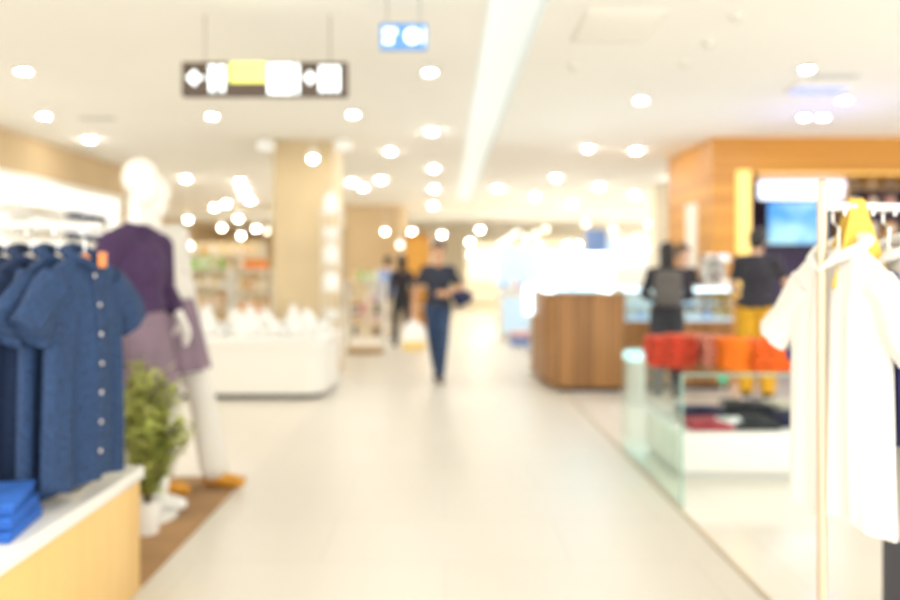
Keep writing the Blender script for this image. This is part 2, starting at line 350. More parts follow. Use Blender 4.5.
PN = [(313, 158, 9.2, 'spotlight hanging in front of the top of the tan column'), (188, 219, 15, 'spotlight hanging left in far left shop, upper'), (238, 218, 14.5, 'brightest spotlight hanging in the far left shop'), (222, 227, 15.5, 'spotlight hanging below the brightest one in far left shop'),
 (241, 235, 16, 'lowest middle spotlight hanging in the far left shop'), (256, 228, 15.2, 'spotlight hanging beside the column in far left shop'), (189, 245, 16, 'lowest spotlight hanging beside the mannequin shoulder'),
 (174, 231, 16.2, 'dim spotlight hanging behind the mannequin shoulder'), (267, 231, 16.4, 'dim spotlight touching the column edge in far left shop'),
 (385, 231, 17, 'spotlight hanging in front of the tan middle wall'), (412, 231, 17, 'spotlight hanging just left above the walking person'), (400, 244, 18, 'warm spotlight hanging above the black clothed shoppers'),
 (442, 234, 20, 'pale spotlight hanging right above the head of the walking person'), (480, 229, 21, 'pale spotlight below the strip end'), (470, 241, 19, 'spotlight hanging right of the walking person, upper'),
 (472, 254, 19, 'spotlight hanging right of the walking person, lower'), (508, 251, 18, 'bright spotlight above the blue counter'), (524, 257, 18, 'bright spotlight left above the lit showcase kiosk'),
 (546, 229, 22.6, 'dim warm spotlight hanging under the bulkhead, above kiosk left'), (526, 238, 22.6, 'dim warm spotlight left of the kiosk lights'), (536, 234, 22.6, 'dim warm spotlight touching another left of the kiosk'),
 (539, 246, 19, 'pale spotlight close above left end of the showcase kiosk'), (567, 244, 15, 'left one of twin spotlights right above the showcase kiosk'), (578, 244, 15, 'right one of twin spotlights right above the showcase kiosk'),
 (586, 224, 22.6, 'dim warm spotlight under the bulkhead above the kiosk'), (613, 229, 22.6, 'dim warm spotlight under the bulkhead right of the kiosk'), (650, 223, 20, 'spotlight hanging left of the wooden portal'),
 (629, 244, 16, 'spotlight hanging above the person in dark hoodie'), (645, 249, 17, 'pale spotlight hanging directly over the dark hooded head'), (598, 236, 21, 'pale spotlight between the kiosk and dark hoodie person'),
 (490, 262, 24, 'spotlight far down the aisle beside the white lit shop, upper'), (500, 268, 24, 'spotlight far down the aisle beside the white lit shop, lower'), (478, 270, 24, 'spotlight far down the aisle right of walking person shoulder')]
DIM = {400, 546, 526, 536, 586, 613, 174, 267}
for px, py, Y, lab in PN: pendant(px, py, Y, lab, 'bulb_dim_spot' if px in DIM else 'bulb_spot', .055 if Y < 18 else .075)
for k, x in enumerate((-7.0, -3.6, 2.0, 5.2, 8.4)):  # unseen emissive panels added behind the bulkhead to brighten the far zone
    t = thing('rear_fill_panel', f'long added fill panel unseen behind the rear bulkhead, {ORD[k]} from left', 'ceiling light', (x, 22.5, ZC), 0, 'added rear fill panels')
    MB().box(-1.2, 1.2, 0, 1.1, -.03, 0, .004).build('housing', 'white_matt', t); MB().box(-1.15, 1.15, .05, 1.05, -.034, -.03).build('diffuser', 'fill_panel_glow', t)
# ceiling fittings
def on_ceiling(px, py): Y = (ZC-CAMH)*F/(VY-py); return Vector((PX(px, Y), Y, ZC))
c = on_ceiling(617, 26); t = thing('ceiling_vent', 'square grey air vent in the ceiling at top right of the light strip', 'vent', c)
MB().box(-.27, .27, -.33, .33, -.012, 0, .003).build('frame', 'vent_paint', t)
s = MB()
for k in range(11): s.box(-.24, .24, -.29+k*.055, -.275+k*.055, -.02, -.012)
s.build('grille', 'vent_paint', t)
for px, py, lab in ((98, 118, 'slim grey ceiling vent between two downlights at upper left'), (835, 76, 'slim grey ceiling vent between the downlights over the portal')):
    c = on_ceiling(px, py); t = thing('ceiling_vent', lab, 'vent', c)
    MB().box(-.2, .2, -.07, .07, -.01, 0, .003).build('frame', 'pale_grey', t); MB().box(-.18, .18, -.04, -.02, -.014, -.01).box(-.18, .18, .02, .04, -.014, -.01).build('grille', 'pale_grey', t)
for k, (px, py, lab) in enumerate([(573, 66, 'small ceiling sprinkler left below the square vent'), (684, 63, 'small ceiling sprinkler right below the square vent'), (709, 43, 'small beige ceiling sprinkler right of the square vent'), (737, 16, 'small ceiling sprinkler near the top edge right of the vent')]):
    t = thing('ceiling_sprinkler', lab, 'sprinkler', on_ceiling(px, py), 0, 'ceiling sprinklers')
    MB().lathe([(.05, 0), (.05, -.012), (.02, -.018), (.02, -.03), (0, -.03)]).build('cap', 'vent_paint', t); MB().lathe([(.003, -.03), (.03, -.036), (.03, -.04), (0, -.04)]).build('deflector', 'vent_paint', t)
c = on_ceiling(818, 87); t = thing('blue_led_light', 'slim violet blue light fitting on the ceiling over the portal', 'ceiling light', c)
MB().box(-.25, .25, -.16, .16, -.03, 0, .01).build('housing', 'white_matt', t); MB().box(-.22, .22, -.13, .13, -.036, -.03).build('diffuser', 'led_violet', t)
l = bpy.data.lights.new('violet_fill', 'POINT'); l.energy = 5; l.color = (.25, .32, 1); l.shadow_soft_size = .1  # added point light, clear of the fitting, tints the ceiling violet
lo = bpy.data.objects.new('violet_fill', l); COL.objects.link(lo); lo.location = (c.x+.5, c.y+.9, ZC-.75)

# ------------------------------------------------------------------ signs
Y = 5.0; c = P(265.5, 80, Y); sw, sh = 165/F*Y/2, 34/F*Y/2
t = thing('direction_sign', 'dark hanging sign with lit white pictograms and a yellow block', 'sign', c)
MB().box(-sw, sw, -.03, .03, -sh, sh, .006).build('housing', 'sign_body', t)
def sx(px): return (px-265.5)/F*Y
def sz(py): return -(py-80)/F*Y
def face(name, m, mb): return mb.build(name, m, t)
y0, y1 = -.036, -.03
face('arrow', 'sign_white', MB().prism([(sx(188), sz(79)), (sx(196), sz(71)), (sx(199), sz(74)), (sx(197), sz(77)), (sx(204), sz(77)), (sx(204), sz(81)), (sx(197), sz(81)), (sx(199), sz(84)), (sx(196), sz(87))], y0, y1))
p_ = MB()
for bx_ in (213.5, 223.5):   # two figures of the restroom pictogram
    p_.box(sx(bx_-3.6), sx(bx_+3.6), y0, y1, sz(84), sz(73), .003); p_.lathe([(0, -.02), (.02, -.014), (.027, 0), (.02, .014), (0, .02)], (sx(bx_), -.033, sz(69)), 12, 1, .1)
    p_.box(sx(bx_-2.6), sx(bx_-.4), y0, y1, sz(93), sz(84)); p_.box(sx(bx_+.4), sx(bx_+2.6), y0, y1, sz(93), sz(84))
face('pictogram', 'sign_white', p_)
face('yellow_block', 'sign_yellow', MB().box(sx(231), sx(267), y0, y1, sz(84), sz(63.5), .002))
face('pictogram', 'sign_white', MB().box(sx(269), sx(294), y0, y1, sz(95), sz(65), .004))
face('pictogram', 'sign_white', MB().box(sx(297), sx(300), y0, y1, sz(95), sz(65)))
face('arrow', 'sign_white', MB().prism([(sx(305), sz(77)), (sx(310), sz(77)), (sx(308), sz(74)), (sx(311), sz(72)), (sx(317), sz(79)), (sx(311), sz(86)), (sx(308), sz(84)), (sx(310), sz(81)), (sx(305), sz(81))], y0, y1))
p_ = MB()
for k in range(3): p_.box(sx(320+k*7.4), sx(325.6+k*7.4), y0, y1, sz(93), sz(67), .003)
face('pictogram', 'sign_white', p_)
for px in (205, 330): MB().tube([(sx(px), 0, sh), (sx(px), 0, ZC-c.z)], .004, 6).build('wire', 'wire', t)
Y = 4.6; c = P(403.5, 37, Y); sw, sh = 47/F*Y/2, 26/F*Y/2
t = thing('blue_sign', 'small blue hanging sign with white pictograms near top centre', 'sign', c)
MB().box(-sw, sw, -.02, .02, -sh, sh, .004).build('housing', 'sign_blue', t)
p_ = MB()
for r_, zz in ((.055, .02), (.04, -.035)): p_.box(-.12, -.12+r_*1.4, -.024, -.02, zz-.012, zz+.025, .003)
p_.build('pictogram', 'sign_white', t)
p_ = MB().lathe([(0, -.05), (.035, -.036), (.05, 0), (.035, .036), (0, .05)], (.055, -.0215, 0), 20, 1, .05); p_.box(.12, .13, -.024, -.02, -.05, .05); p_.build('pictogram', 'sign_white', t)
for x in (-.1, .1): MB().tube([(x, 0, sh), (x, 0, ZC-c.z)], .003, 6).build('wire', 'wire', t)

# ------------------------------------------------------------------ garments
def garment_body(wsh, whem, L, D, slope=.07, neck=.07, seed=0, folds=7, amp=.02, nu=44, nv=34):
    rnd = random.Random(seed); bm = bmesh.new(); ph = [rnd.uniform(0, 6.28) for _ in range(4)]
    def pt(u, v, side):
        hw = wsh+(whem-wsh)*v**1.3; a = abs(u)
        ztop = -slope*max(0, (a-neck/wsh))/(1-neck/wsh) - (.015 if a < neck/wsh and side < 0 else 0)*(1-a*wsh/neck)
        z = ztop*(1-v)-L*v + (.012*math.sin(u*5+ph[0]))*v
        d = (D*(.35+.65*min(1, v*4+.1)))*math.sqrt(max(0, 1-u*u*.98))
        f = amp*min(1, v*2.2)*(math.sin(u*folds+ph[1]+v*1.2*side)+.5*math.sin(u*folds*1.9+ph[2]+v*2))*(1-u**8)
        return Vector((u*hw, side*d+f, z))
    G = {}
    for s in (-1, 1):
        for i in range(nu+1):
            for j in range(nv+1): G[s, i, j] = bm.verts.new(pt(-1+2*i/nu, j/nv, s))
        for i in range(nu):
            for j in range(nv): bm.faces.new((G[s, i, j], G[s, i+1, j], G[s, i+1, j+1], G[s, i, j+1]))
    for j in range(nv):
        for i in (0, nu): bm.faces.new((G[-1, i, j], G[1, i, j], G[1, i, j+1], G[-1, i, j+1]))
    for i in range(nu): bm.faces.new((G[-1, i, 0], G[-1, i+1, 0], G[1, i+1, 0], G[1, i, 0]))
    # hem: turned inwards so the garment is hollow but not paper-thin
    I = {}
    for s in (-1, 1):
        for i in range(nu+1): p = G[s, i, nv].co; I[s, i] = bm.verts.new((p.x*.96, p.y*.8, p.z+.03))
        for i in range(nu): bm.faces.new((G[s, i, nv], G[s, i+1, nv], I[s, i+1], I[s, i]))
    for i in range(nu): bm.faces.new((I[-1, i], I[-1, i+1], I[1, i+1], I[1, i]))
    m = MB(); m.bm.free(); m.bm = bm; return m
def sleeve(a, b, r0, r1, flat=.6, n=18, k=10, seed=0):
    rnd = random.Random(seed); a = Vector(a); b = Vector(b); t = (b-a).normalized(); q = Vector((0, 1, 0)); p = t.cross(q).normalized()
    m = MB(); rings = []
    for i in range(k+1):
        f = i/k; r = r0+(r1-r0)*f; c = a.lerp(b, f)+q*(.008*math.sin(f*5+seed))
        rings.append([m.bm.verts.new(c+p*math.cos(2*PI*j/n)*r*(1+.05*math.sin(j*1.7+f*6+seed))+q*math.sin(2*PI*j/n)*r*flat*(1+.12*math.sin(j*2.3+f*4))) for j in range(n)])
    c = a.lerp(b, .93); rings.append([m.bm.verts.new(c+(v.co-b)*.8) for v in rings[-1]])
    for x, y in zip(rings, rings[1:]):
        for j in range(n): m.bm.faces.new((x[j], x[(j+1) % n], y[(j+1) % n], y[j]))
    m.bm.faces.new(rings[0]); m.bm.faces.new(rings[-1]); return m
def hanger(label, loc, rz, m, group, w=.19, hook=.10, hm='chrome'):
    t = thing('clothes_hanger', label, 'hanger', loc, rz, group)
    MB().tube([(-w, 0, -.09), (-w*.5, 0, -.052), (0, 0, -.012), (w*.5, 0, -.052), (w, 0, -.09)], [.012, .014, .017, .014, .012]).build('shoulder_bar', m, t)
    pts = [(0, 0, .02), (0, 0, hook-.03)]+[(0+.022*math.sin(a)*1.0, 0, hook-.005-.022*math.cos(a)*-1+(-.022)) for a in [0.0]]
    pts = [(0, 0, -.01), (0, 0, hook-.045), (-.022, 0, hook-.03), (-.022, 0, hook), (0, 0, hook+.014), (.022, 0, hook), (.02, 0, hook-.014)]
    MB().tube(pts, .0035, 6).build('hook', hm, t); return t
def shirt(label, loc, rz, m, group, L=.83, wsh=.21, whem=.24, D=.06, sl=.26, sr=.085, long=False, buttons=True, seed=0, collar=True, name='shirt', cat='shirt', folds=7, amp=.018, bm_='button'):
    t = thing(name, label, cat, loc, rz, group)
    garment_body(wsh, whem, L, D, seed=seed, folds=folds, amp=amp).build('shirt_body', m, t)
    for s in (-1, 1):
        a = (s*(wsh-.05), 0, -.095); b = (s*(wsh+sl*.42), .0, -.07-sl*.92)
        if long: b = (s*(wsh+.05), .01, -.07-sl)
        if sl > 0: sleeve(a, b, sr*.85, sr, seed=seed+s).build('sleeve', m, t)
    if collar:
        MB().tube([(-.075, .0, .0), (-.05, .045, .022), (0, .055, .03), (.05, .045, .022), (.075, 0, 0), (.045, -.05, -.025), (0.005, -.066, -.055)], [.012, .018, .02, .018, .016, .013, .006], 10).tube([(-.075, 0, 0), (-.045, -.05, -.025), (-.005, -.066, -.055)], [.016, .013, .006], 10).build('collar', m, t)
    if buttons:
        def yy(v): 
            return -(D*(.35+.65*min(1, v*4+.1)))-.012
        pk = MB(); n = 14
        rnd = random.Random(seed); ph = [rnd.uniform(0, 6.28) for _ in range(4)]
        def front(v): 
            f = amp*min(1, v*2.2)*(math.sin(ph[1]-v*1.2)+.5*math.sin(ph[2]+v*2)); return -(D*(.35+.65*min(1, v*4+.1)))+f
        A = [[pk.bm.verts.new((x, front(j/n)-d, -L*j/n-(.03 if j == 0 else 0))) for x, d in ((-.017, -.01), (-.017, .004), (.017, .004), (.017, -.01))] for j in range(n+1)]
        for a, b in zip(A, A[1:]):
            for k in range(4): pk.bm.faces.new((a[k], a[(k+1) % 4], b[(k+1) % 4], b[k]))
        pk.bm.faces.new(A[0]); pk.bm.faces.new(A[-1]); pk.build('placket', m, t)
        for k in range(7):
            v = .09+k*.13
            MB().ball((0, front(v)-.008, -L*v), .0085, .004, .0085, 1).build('button', bm_, t)
    return t
def folded(label, c, wx, dy, h, m, group, rz=0, seed=0, cat='folded clothing', name='folded_shirt'):
    """one folded garment: rounded slab of folded layers with collar roll"""
    rnd = random.Random(seed); o = MB(); r = h*.48
    nL = 3
    vs0 = len(o.bm.verts)
    for k in range(nL):
        z0 = h*k/nL; ins = rnd.uniform(0, .01)
        o.box(-wx/2+ins, wx/2-ins*.5, -dy/2+ins*.6, dy/2-ins, z0, z0+h/nL*1.04, h/nL*.42, 2)
    o.tube([(-.05, -dy*.30, h), (-.03, -dy*.40, h+.004), (.03, -dy*.40, h+.004), (.05, -dy*.30, h)], .009, 8)
    for v in o.bm.verts:
        x, y = v.co.x, v.co.y; v.co.z += (.10*h)*math.sin(x*17+seed)*math.sin(y*13+seed*2)-.15*h*((abs(x)*2/wx)**4)*(v.co.z/h); v.co.z = max(v.co.z, 0)
    ob = o.build(name, m); ob.location = c; ob.rotation_euler = (0, 0, rz); tag(ob, label, cat, group); return ob

# ---------------- left plinth, denim rack
px0, px1, py0, py1 = -2.5, -1.33, 1.0, 3.28
t = thing('display_plinth', 'low honey wood display plinth with white top at lower left', 'plinth', (0, 0, 0))
MB().box(px0, px1, py0, py1, 0, .49, .012).build('body', 'plinth_wood', t); MB().box(px0-.01, px1+.012, py0-.01, py1+.012, .49, .545, .006).build('top', 'white_gloss', t)
TH = math.radians(79); n_ = Vector((math.sin(TH), -math.cos(TH), 0)); W_ = Vector((math.cos(TH), math.sin(TH), 0)); s0 = Vector((-1.355, 2.82, 1.455))
t = thing('clothes_rack', 'white metal rack standing on plinth holding the denim shirts', 'clothes rack', (s0.x, s0.y, .545))
zr = 1.465+.10+.003-.545
MB().tube([n_*.07+Vector((0, 0, zr)), n_*-.95+Vector((0, 0, zr))], .009).build('rail', 'white_matt', t)
for d in (-.52, -.93): MB().tube([n_*d, n_*d+Vector((0, 0, zr))], .011).ball(n_*d+Vector((0, 0, zr)), .014).lathe([(.07, 0), (.07, .008), (.015, .02), (0, .02)], tuple(n_*d)).build('post', 'white_matt', t)
dl = ['denim blue short sleeved button shirt at the front of the left rack', 'navy denim shirt hanging directly behind the front denim shirt', 'dark blue shirt, third from the front on left rack', 'dark blue shirt at left picture edge, fourth on left rack']
for k in range(4):
    p = s0-n_*(.115*k); g = 'denim shirts on the left rack'
    shirt(dl[k], p, TH+(-.04, .05, -.03, .04)[k], 'denim' if k in (0,) else ('denim' if k == 1 else 'navy'), g, L=.84 if k == 0 else .88, wsh=.19, whem=.215, D=.05, sl=.22, sr=.085, seed=k*3+1, amp=.014)
    hl = ['bright orange and white hanger in the front denim shirt', 'pale hanger in the second denim shirt', 'pale hanger in the third blue shirt', 'pale hanger in the fourth blue shirt'][k]
    hanger(hl, p+Vector((0, 0, .004)), TH, 'orange_plastic' if k == 0 else 'white_matt', 'hangers on the left rack', w=.16)
MBt = MB().box(-.022, .022, -.004, .004, -.045, .012, .003)
o = MBt.build('hang_tag', 'orange_plastic'); o.location = s0+n_*.075+Vector((0, 0, .0)); o.rotation_euler = (0, 0, TH); tag(o, 'glowing orange tag at the collar of the front denim shirt', 'tag')
for k in range(3):
    folded(['royal blue folded shirt lying on the white plinth top, bottom of its stack', 'royal blue folded shirt lying on the white plinth, middle of its stack', 'royal blue folded shirt topmost on the white plinth'][k],
           (-1.52-.008*k, 2.45, .547+.042*k), .30, .28, .04, 'royal_blue', 'blue folded shirts on plinth', .15+.06*k, k)
folded('pale folded cloth on the plinth beneath the denim shirts', (-1.50, 2.92, .547), .24, .3, .025, 'cream_cloth', None, .1, 4)

# ---------------- rug, plant, mannequins
o = MB().box(-3.2, XL-.005, 3.30, 5.05, 0, .012, .004).build('rug', 'rug_brown'); tag(o, 'flat brown rug under the mannequins and potted plant', 'rug')
def plant(label, c, H, R, seed, pot_r=.085, pot_h=.26):
    rnd = random.Random(seed); t = thing('potted_plant', label, 'plant', c)
    pm = MB().lathe([(0, 0), (pot_r*.8, 0), (pot_r, pot_h), (pot_r-.012, pot_h), (pot_r-.02, pot_h-.03), (0, pot_h-.03)], n=24); pm.build('pot', 'ceramic', t)
    MB().lathe([(0, pot_h-.03), (pot_r-.02, pot_h-.03), (pot_r-.02, pot_h-.035), (0, pot_h-.04)], n=16).build('soil', 'soil', t)
    st = MB(); lf = MB(); lp = MB()
    for i in range(46):
        a = rnd.uniform(0, 2*PI); h = rnd.uniform(.45, 1)*H; rr = R*rnd.uniform(.2, 1)*(1.15-h/H*.6)
        p0 = Vector((0, 0, pot_h-.03)); p2 = Vector((math.cos(a)*rr, math.sin(a)*rr, pot_h+h)); p1 = Vector((math.cos(a)*rr*.4, math.sin(a)*rr*.4, pot_h+h*.55))
        pts = [p0.lerp(p1, f).lerp(p1.lerp(p2, f), f) for f in [k/8 for k in range(9)]]
        st.tube(pts, [.005*(1-.8*k/8)+.001 for k in range(9)], 5)
        for k in range(2, 9):
            for q in range(6):
                b = rnd.uniform(0, 2*PI); d = Vector((math.cos(b), math.sin(b), rnd.uniform(-.1, .9))).normalized(); L = rnd.uniform(.05, .095)
                sd = d.cross(Vector((0, 0, 1))).normalized()*L*.22; up = sd.cross(d).normalized()*L*.08; o_ = pts[k]+(pts[k-1]-pts[k])*rnd.random()
                bmx = (lp if rnd.random() < .35 else lf).bm
                v = [bmx.verts.new(x) for x in (o_, o_+d*L*.35+sd, o_+d*L*.75+sd*.8, o_+d*L, o_+d*L*.75-sd*.8, o_+d*L*.35-sd, o_+d*L*.5-up)]
                for x, y in ((0, 1), (1, 2), (2, 3), (3, 4), (4, 5), (5, 0)): bmx.faces.new((v[x], v[y], v[6]))
    st.build('stem', 'stem', t); lf.build('foliage', 'leaf', t, False); lp.build('young_foliage', 'leaf_pale', t, False); return t
plant('leafy green potted plant between the wood plinth and mannequin shoes', (PX(147, 3.97), 3.97, .012), .74, .30, 3, .075, .17)

def hand(b, wr, d, n, side, s=1.0, curl=.5):
    d = Vector(d).normalized(); n = Vector(n); n = (n-d*n.dot(d)).normalized(); t = d.cross(n).normalized()*side; wr = Vector(wr)
    for k, off in enumerate((.028, .010, -.008, -.026)):
        kn = wr+d*(.088-.006*abs(k-1))*s+t*off*s; b.cap(wr+d*.01*s+t*off*.6*s, kn, .014*s, .0115*s, 8)
        L = (.068, .078, .072, .056)[k]*s; p = kn; dd = d.copy()
        for q, fr in enumerate((.45, .32, .23)):
            dd = (dd+n*curl*(.55+.3*q)).normalized(); p2 = p+dd*L*fr; b.cap(p, p2, .0095*s-.0008*q, .009*s-.001*q, 8); p = p2
    p = wr+d*.02*s+t*.026*s; p2 = p+(d*.6+t*.7+n*.25).normalized()*.04*s; p3 = p2+(d*.85+t*.25+n*.45).normalized()*.032*s
    b.cap(wr+d*.02*s, p, .016*s, .014*s, 8).cap(p, p2, .014*s, .011*s, 8).cap(p2, p3, .011*s, .009*s, 8)
BASE = dict(hip=(.092, 0, .92), knee=(.10, -.01, .50), ankle=(.10, .02, .09), toe=(.12, -.14, .035), sh=(.162, 0, 1.395), el=(.235, .02, 1.14), wr=(.25, -.05, .90), hd=(0, -.12, -1), hn=(-1, 0, 0))
def pose(**kw):
    J = {}
    for s, q in ((1, 'L'), (-1, 'R')):
        for k, v in BASE.items(): J[k+q] = Vector((v[0]*s, v[1], v[2]))
    J['pelvis'] = Vector((0, 0, .96)); J['waist'] = Vector((0, -.005, 1.10)); J['chest'] = Vector((0, 0, 1.28)); J['neck'] = Vector((0, .01, 1.46)); J['head'] = Vector((0, -.02, 1.635))
    for k, v in kw.items(): J[k] = Vector(v)
    return J
def torso(b, J, e=0, low=True):
    b.ball(J['chest'], .155+e, .105+e, .15+e).ball(J['chest']+Vector((0, 0, .08)), .155+e, .085+e, .07+e).ball(J['waist'], .13+e, .095+e, .14+e)
    for q in 'LR': b.cap(J['chest']+Vector((0, .0, .09)), J['sh'+q], .055+e, .05+e).cap(J['neck']-Vector((0, 0, .03)), J['sh'+q].lerp(J['neck'], .25), .034+e, .036+e)
    if low: b.ball(J['pelvis'], .155+e, .105+e, .12+e)
def legs(b, J, e=0, ea=None, low=.0):
    ea = e if ea is None else ea
    b.ball(J['pelvis'], .152+e, .105+e, .10+e)
    for q in 'LR':
        b.cap(J['pelvis'].lerp(J['hip'+q], .9), J['knee'+q], .083+e, .055+e); b.cap(J['knee'+q], J['ankle'+q]+Vector((0, 0, low)), .054+e, .038+ea)
def person(kind, label, loc, rz, scale, J, mt, vox=.011, face=True, hair='short', long_sleeve=False, skirt=None, flare=0.01, head_rot=0, name='person', cat='person', shoes=True, trousers='trousers', top='t_shirt', body_mat='skin'):
    t = thing(name, label, cat, loc, rz, None, scale)
    b = MB(); torso(b, J, -.01); legs(b, J, -.008)
    b.cap(J['neck']-Vector((0, 0, .05)), J['head']-Vector((0, -.02, .06)), .058, .05)
    hq = Euler((0, 0, head_rot)).to_matrix(); H = J['head']
    def hp(v): return H+hq@Vector(v)
    b.ball(hp((0, .012, .03)), .075, .092, .092, 3, hq.to_euler()).ball(hp((0, -.02, -.045)), .056, .066, .066, 2, hq.to_euler())
    if face: b.ball(hp((0, -.092, -.012)), .013, .02, .026, 2).ball(hp((0, -.082, -.072)), .022, .014, .014, 2)
    if face:
        for s in (-1, 1): b.ball(hp((s*.078, .01, -.008)), .012, .022, .034, 2)
    for q, s in (('L', 1), ('R', -1)):
        b.cap(J['sh'+q], J['el'+q], .048, .038).cap(J['el'+q], J['wr'+q], .038, .027); hand(b, J['wr'+q], J['hd'+q], J['hn'+q], s, 1.0)
        b.cap(J['ankle'+q]+Vector((0, .03, -.05)), J['toe'+q], .034, .028)
    b.blob('body', body_mat, t, vox, 3)
    if face:
        for s in (-1, 1):
            e_ = MB().ball(hp((s*.030, -.078, .008)), .011, .007, .0045, 2).build('eye', 'eye_white', t); MB().ball(hp((s*.030, -.0845, .008)), .0045, .003, .0042, 1).build('iris', 'hair', e_)
            MB().tube([hp((s*.016, -.089, .028)), hp((s*.032, -.088, .032)), hp((s*.048, -.079, .026))], .0035, 6).build('eyebrow', 'hair', t)
        MB().tube([hp((-.022, -.088, -.062)), hp((0, -.096, -.060)), hp((.022, -.088, -.062))], [.003, .006, .003], 8).build('mouth', 'lips', t)
    if hair:
        h = MB().ball(hp((0, .028, .062)), .086, .094, .082, 3).ball(hp((0, .055, .01)), .084, .07, .09, 3).ball(hp((.068, .02, .03)), .022, .045, .05).ball(hp((-.068, .02, .03)), .022, .045, .05)
        for k in range(9): a = -1.1+k*.275; h.ball(hp((math.sin(a)*.064, -.062*math.cos(a)+.005, .078-.012*abs(a))), .024)
        if hair == 'long': h.ball(hp((0, .07, -.07)), .08, .05, .11).ball(hp((.06, .03, -.07)), .025, .05, .11).ball(hp((-.06, .03, -.07)), .025, .05, .11)
        h.blob('hair', mt.get('hair', 'hair'), t, .009, 2)
    c = MB(); torso(c, J, .014+flare*.4, False); c.ball(J['pelvis']+Vector((0, 0, .03)), .165+flare, .118+flare, .11)
    for q in 'LR':
        if long_sleeve: c.cap(J['sh'+q], J['el'+q], .066, .056).cap(J['el'+q], J['wr'+q].lerp(J['el'+q], .06), .055, .042)
        else: c.cap(J['sh'+q], J['sh'+q].lerp(J['el'+q], .60), .058, .058)
    c.blob(top, mt['top'], t, vox, 3)
    l = MB(); legs(l, J, mt.get('slack', .012), mt.get('slack', .012)+.008, .03); l.blob(trousers, mt['legs'], t, vox, 3)
    if shoes:
        for q in 'LR':
            a, o_ = J['ankle'+q], J['toe'+q]; s_ = MB().cap(a+Vector((0, .035, -.04)), o_+Vector((0, 0, .005)), .045, .038).cap(a+Vector((0, 0, .0)), a+Vector((0, .02, -.04)), .044, .046)
            s_.ball(a.lerp(o_, .6)+Vector((0, 0, -.025)), .048, .11, .022); 
            sh_ = s_.blob('shoe', mt.get('shoe', 'black'), t, .01, 2)
            MB().box(min(a.x, o_.x)-.035, max(a.x, o_.x)+.035, o_.y-.035, a.y+.075, min(o_.z-.035, a.z-.09), min(o_.z-.035, a.z-.09)+.018, .007).build('sole', mt.get('sole', 'white_matt'), sh_)
    return t
def mannequin_head(t, J): pass

# front mannequin: purple sweater, mauve skirt, white boots
def mannequin(label, loc, rz, scale, J, parts, boots, base=True):
    t = thing('mannequin', label, 'mannequin', loc, rz, None, scale)
    b = MB(); torso(b, J, -.012); legs(b, J, -.012); b.cap(J['neck']-Vector((0, 0, .05)), J['head']-Vector((0, -.01, .05)), .052, .046)
    b.ball(J['head']+Vector((0, 0, .03)), .082, .098, .10, 3).ball(J['head']+Vector((0, -.02, -.05)), .056, .066, .075, 3).ball(J['head']+Vector((0, -.09, -.01)), .012, .018, .028)
    for q, s in (('L', 1), ('R', -1)):
        b.cap(J['sh'+q], J['el'+q], .042, .034).cap(J['el'+q], J['wr'+q], .034, .024); hand(b, J['wr'+q], J['hd'+q], J['hn'+q], s, 1.0, .25)
        b.cap(J['ankle'+q]+Vector((0, .02, -.04)), J['toe'+q], .032, .026)
    b.blob('body', 'mannequin', t, .010, 3)
    if base: MB().lathe([(0, 0), (.20, 0), (.20, .008), (.19, .012), (0, .012)], (0, 0, -.005), 40).build('base_plate', 'white_gloss', t)
    for fn in parts: fn(t, J)
    for q in 'LR':
        a, o_ = J['ankle'+q], J['toe'+q]; s_ = MB().cap(a+Vector((0, .03, -.045)), o_, .044, .034).cap(a+Vector((0, 0, .05)), a+Vector((0, .02, -.03)), .05, .046); s_.blob('shoe', boots, t, .009, 2)
    return t
def sweater(t, J):
    c = MB(); torso(c, J, .022, False); c.ball(J['waist']-Vector((0, 0, .02)), .165, .13, .10)
    for q in 'LR': c.cap(J['sh'+q], J['el'+q], .072, .062).cap(J['el'+q], J['wr'+q].lerp(J['el'+q], .35), .060, .05)
    c.blob('sweater', 'purple_knit', t, .010, 3)
    MB().ball(J['neck']-Vector((0, 0, .02)), .085, .08, .03).blob('collar', 'purple_knit', t, .008, 2)
def skirt_fn(m, zt, zb, r0, r1, nm='skirt', open_=0):
    def f(t, J):
        s = MB(); n = 60; rg = []
        for i in range(15):
            v = i/14; r = r0+(r1-r0)*v**.9; z = zt+(zb-zt)*v
            rg.append([s.bm.verts.new((J['pelvis'].x+math.cos(2*PI*k/n)*r*(1+.06*v*math.sin(k*PI*2*12/n)), J['pelvis'].y+math.sin(2*PI*k/n)*r*.8*(1+.06*v*math.sin(k*PI*2*12/n)), z)) for k in range(n)])
        rg.append([s.bm.verts.new((v.co.x*.93, v.co.y*.93, zb+.03)) for v in rg[-1]])
        for a, b in zip(rg, rg[1:]):
            for k in range(n): s.bm.faces.new((a[k], a[(k+1) % n], b[(k+1) % n], b[k]))
        s.bm.faces.new(rg[0]); s.bm.faces.new(rg[-1]); s.build(nm, m, t)
    return f
def white_trousers(t, J):
    l = MB(); legs(l, J, .02, .045, .02); l.blob('trousers', 'white_cloth', t, .011, 3)
def white_blouse(t, J):
    c = MB(); torso(c, J, .02, False); c.ball(J['pelvis']+Vector((0, 0, .04)), .17, .12, .12)
    for q in 'LR': c.cap(J['sh'+q], J['el'+q], .07, .065).cap(J['el'+q], J['wr'+q].lerp(J['el'+q], .1), .062, .05)
    c.blob('blouse', 'white_cloth', t, .011, 3)
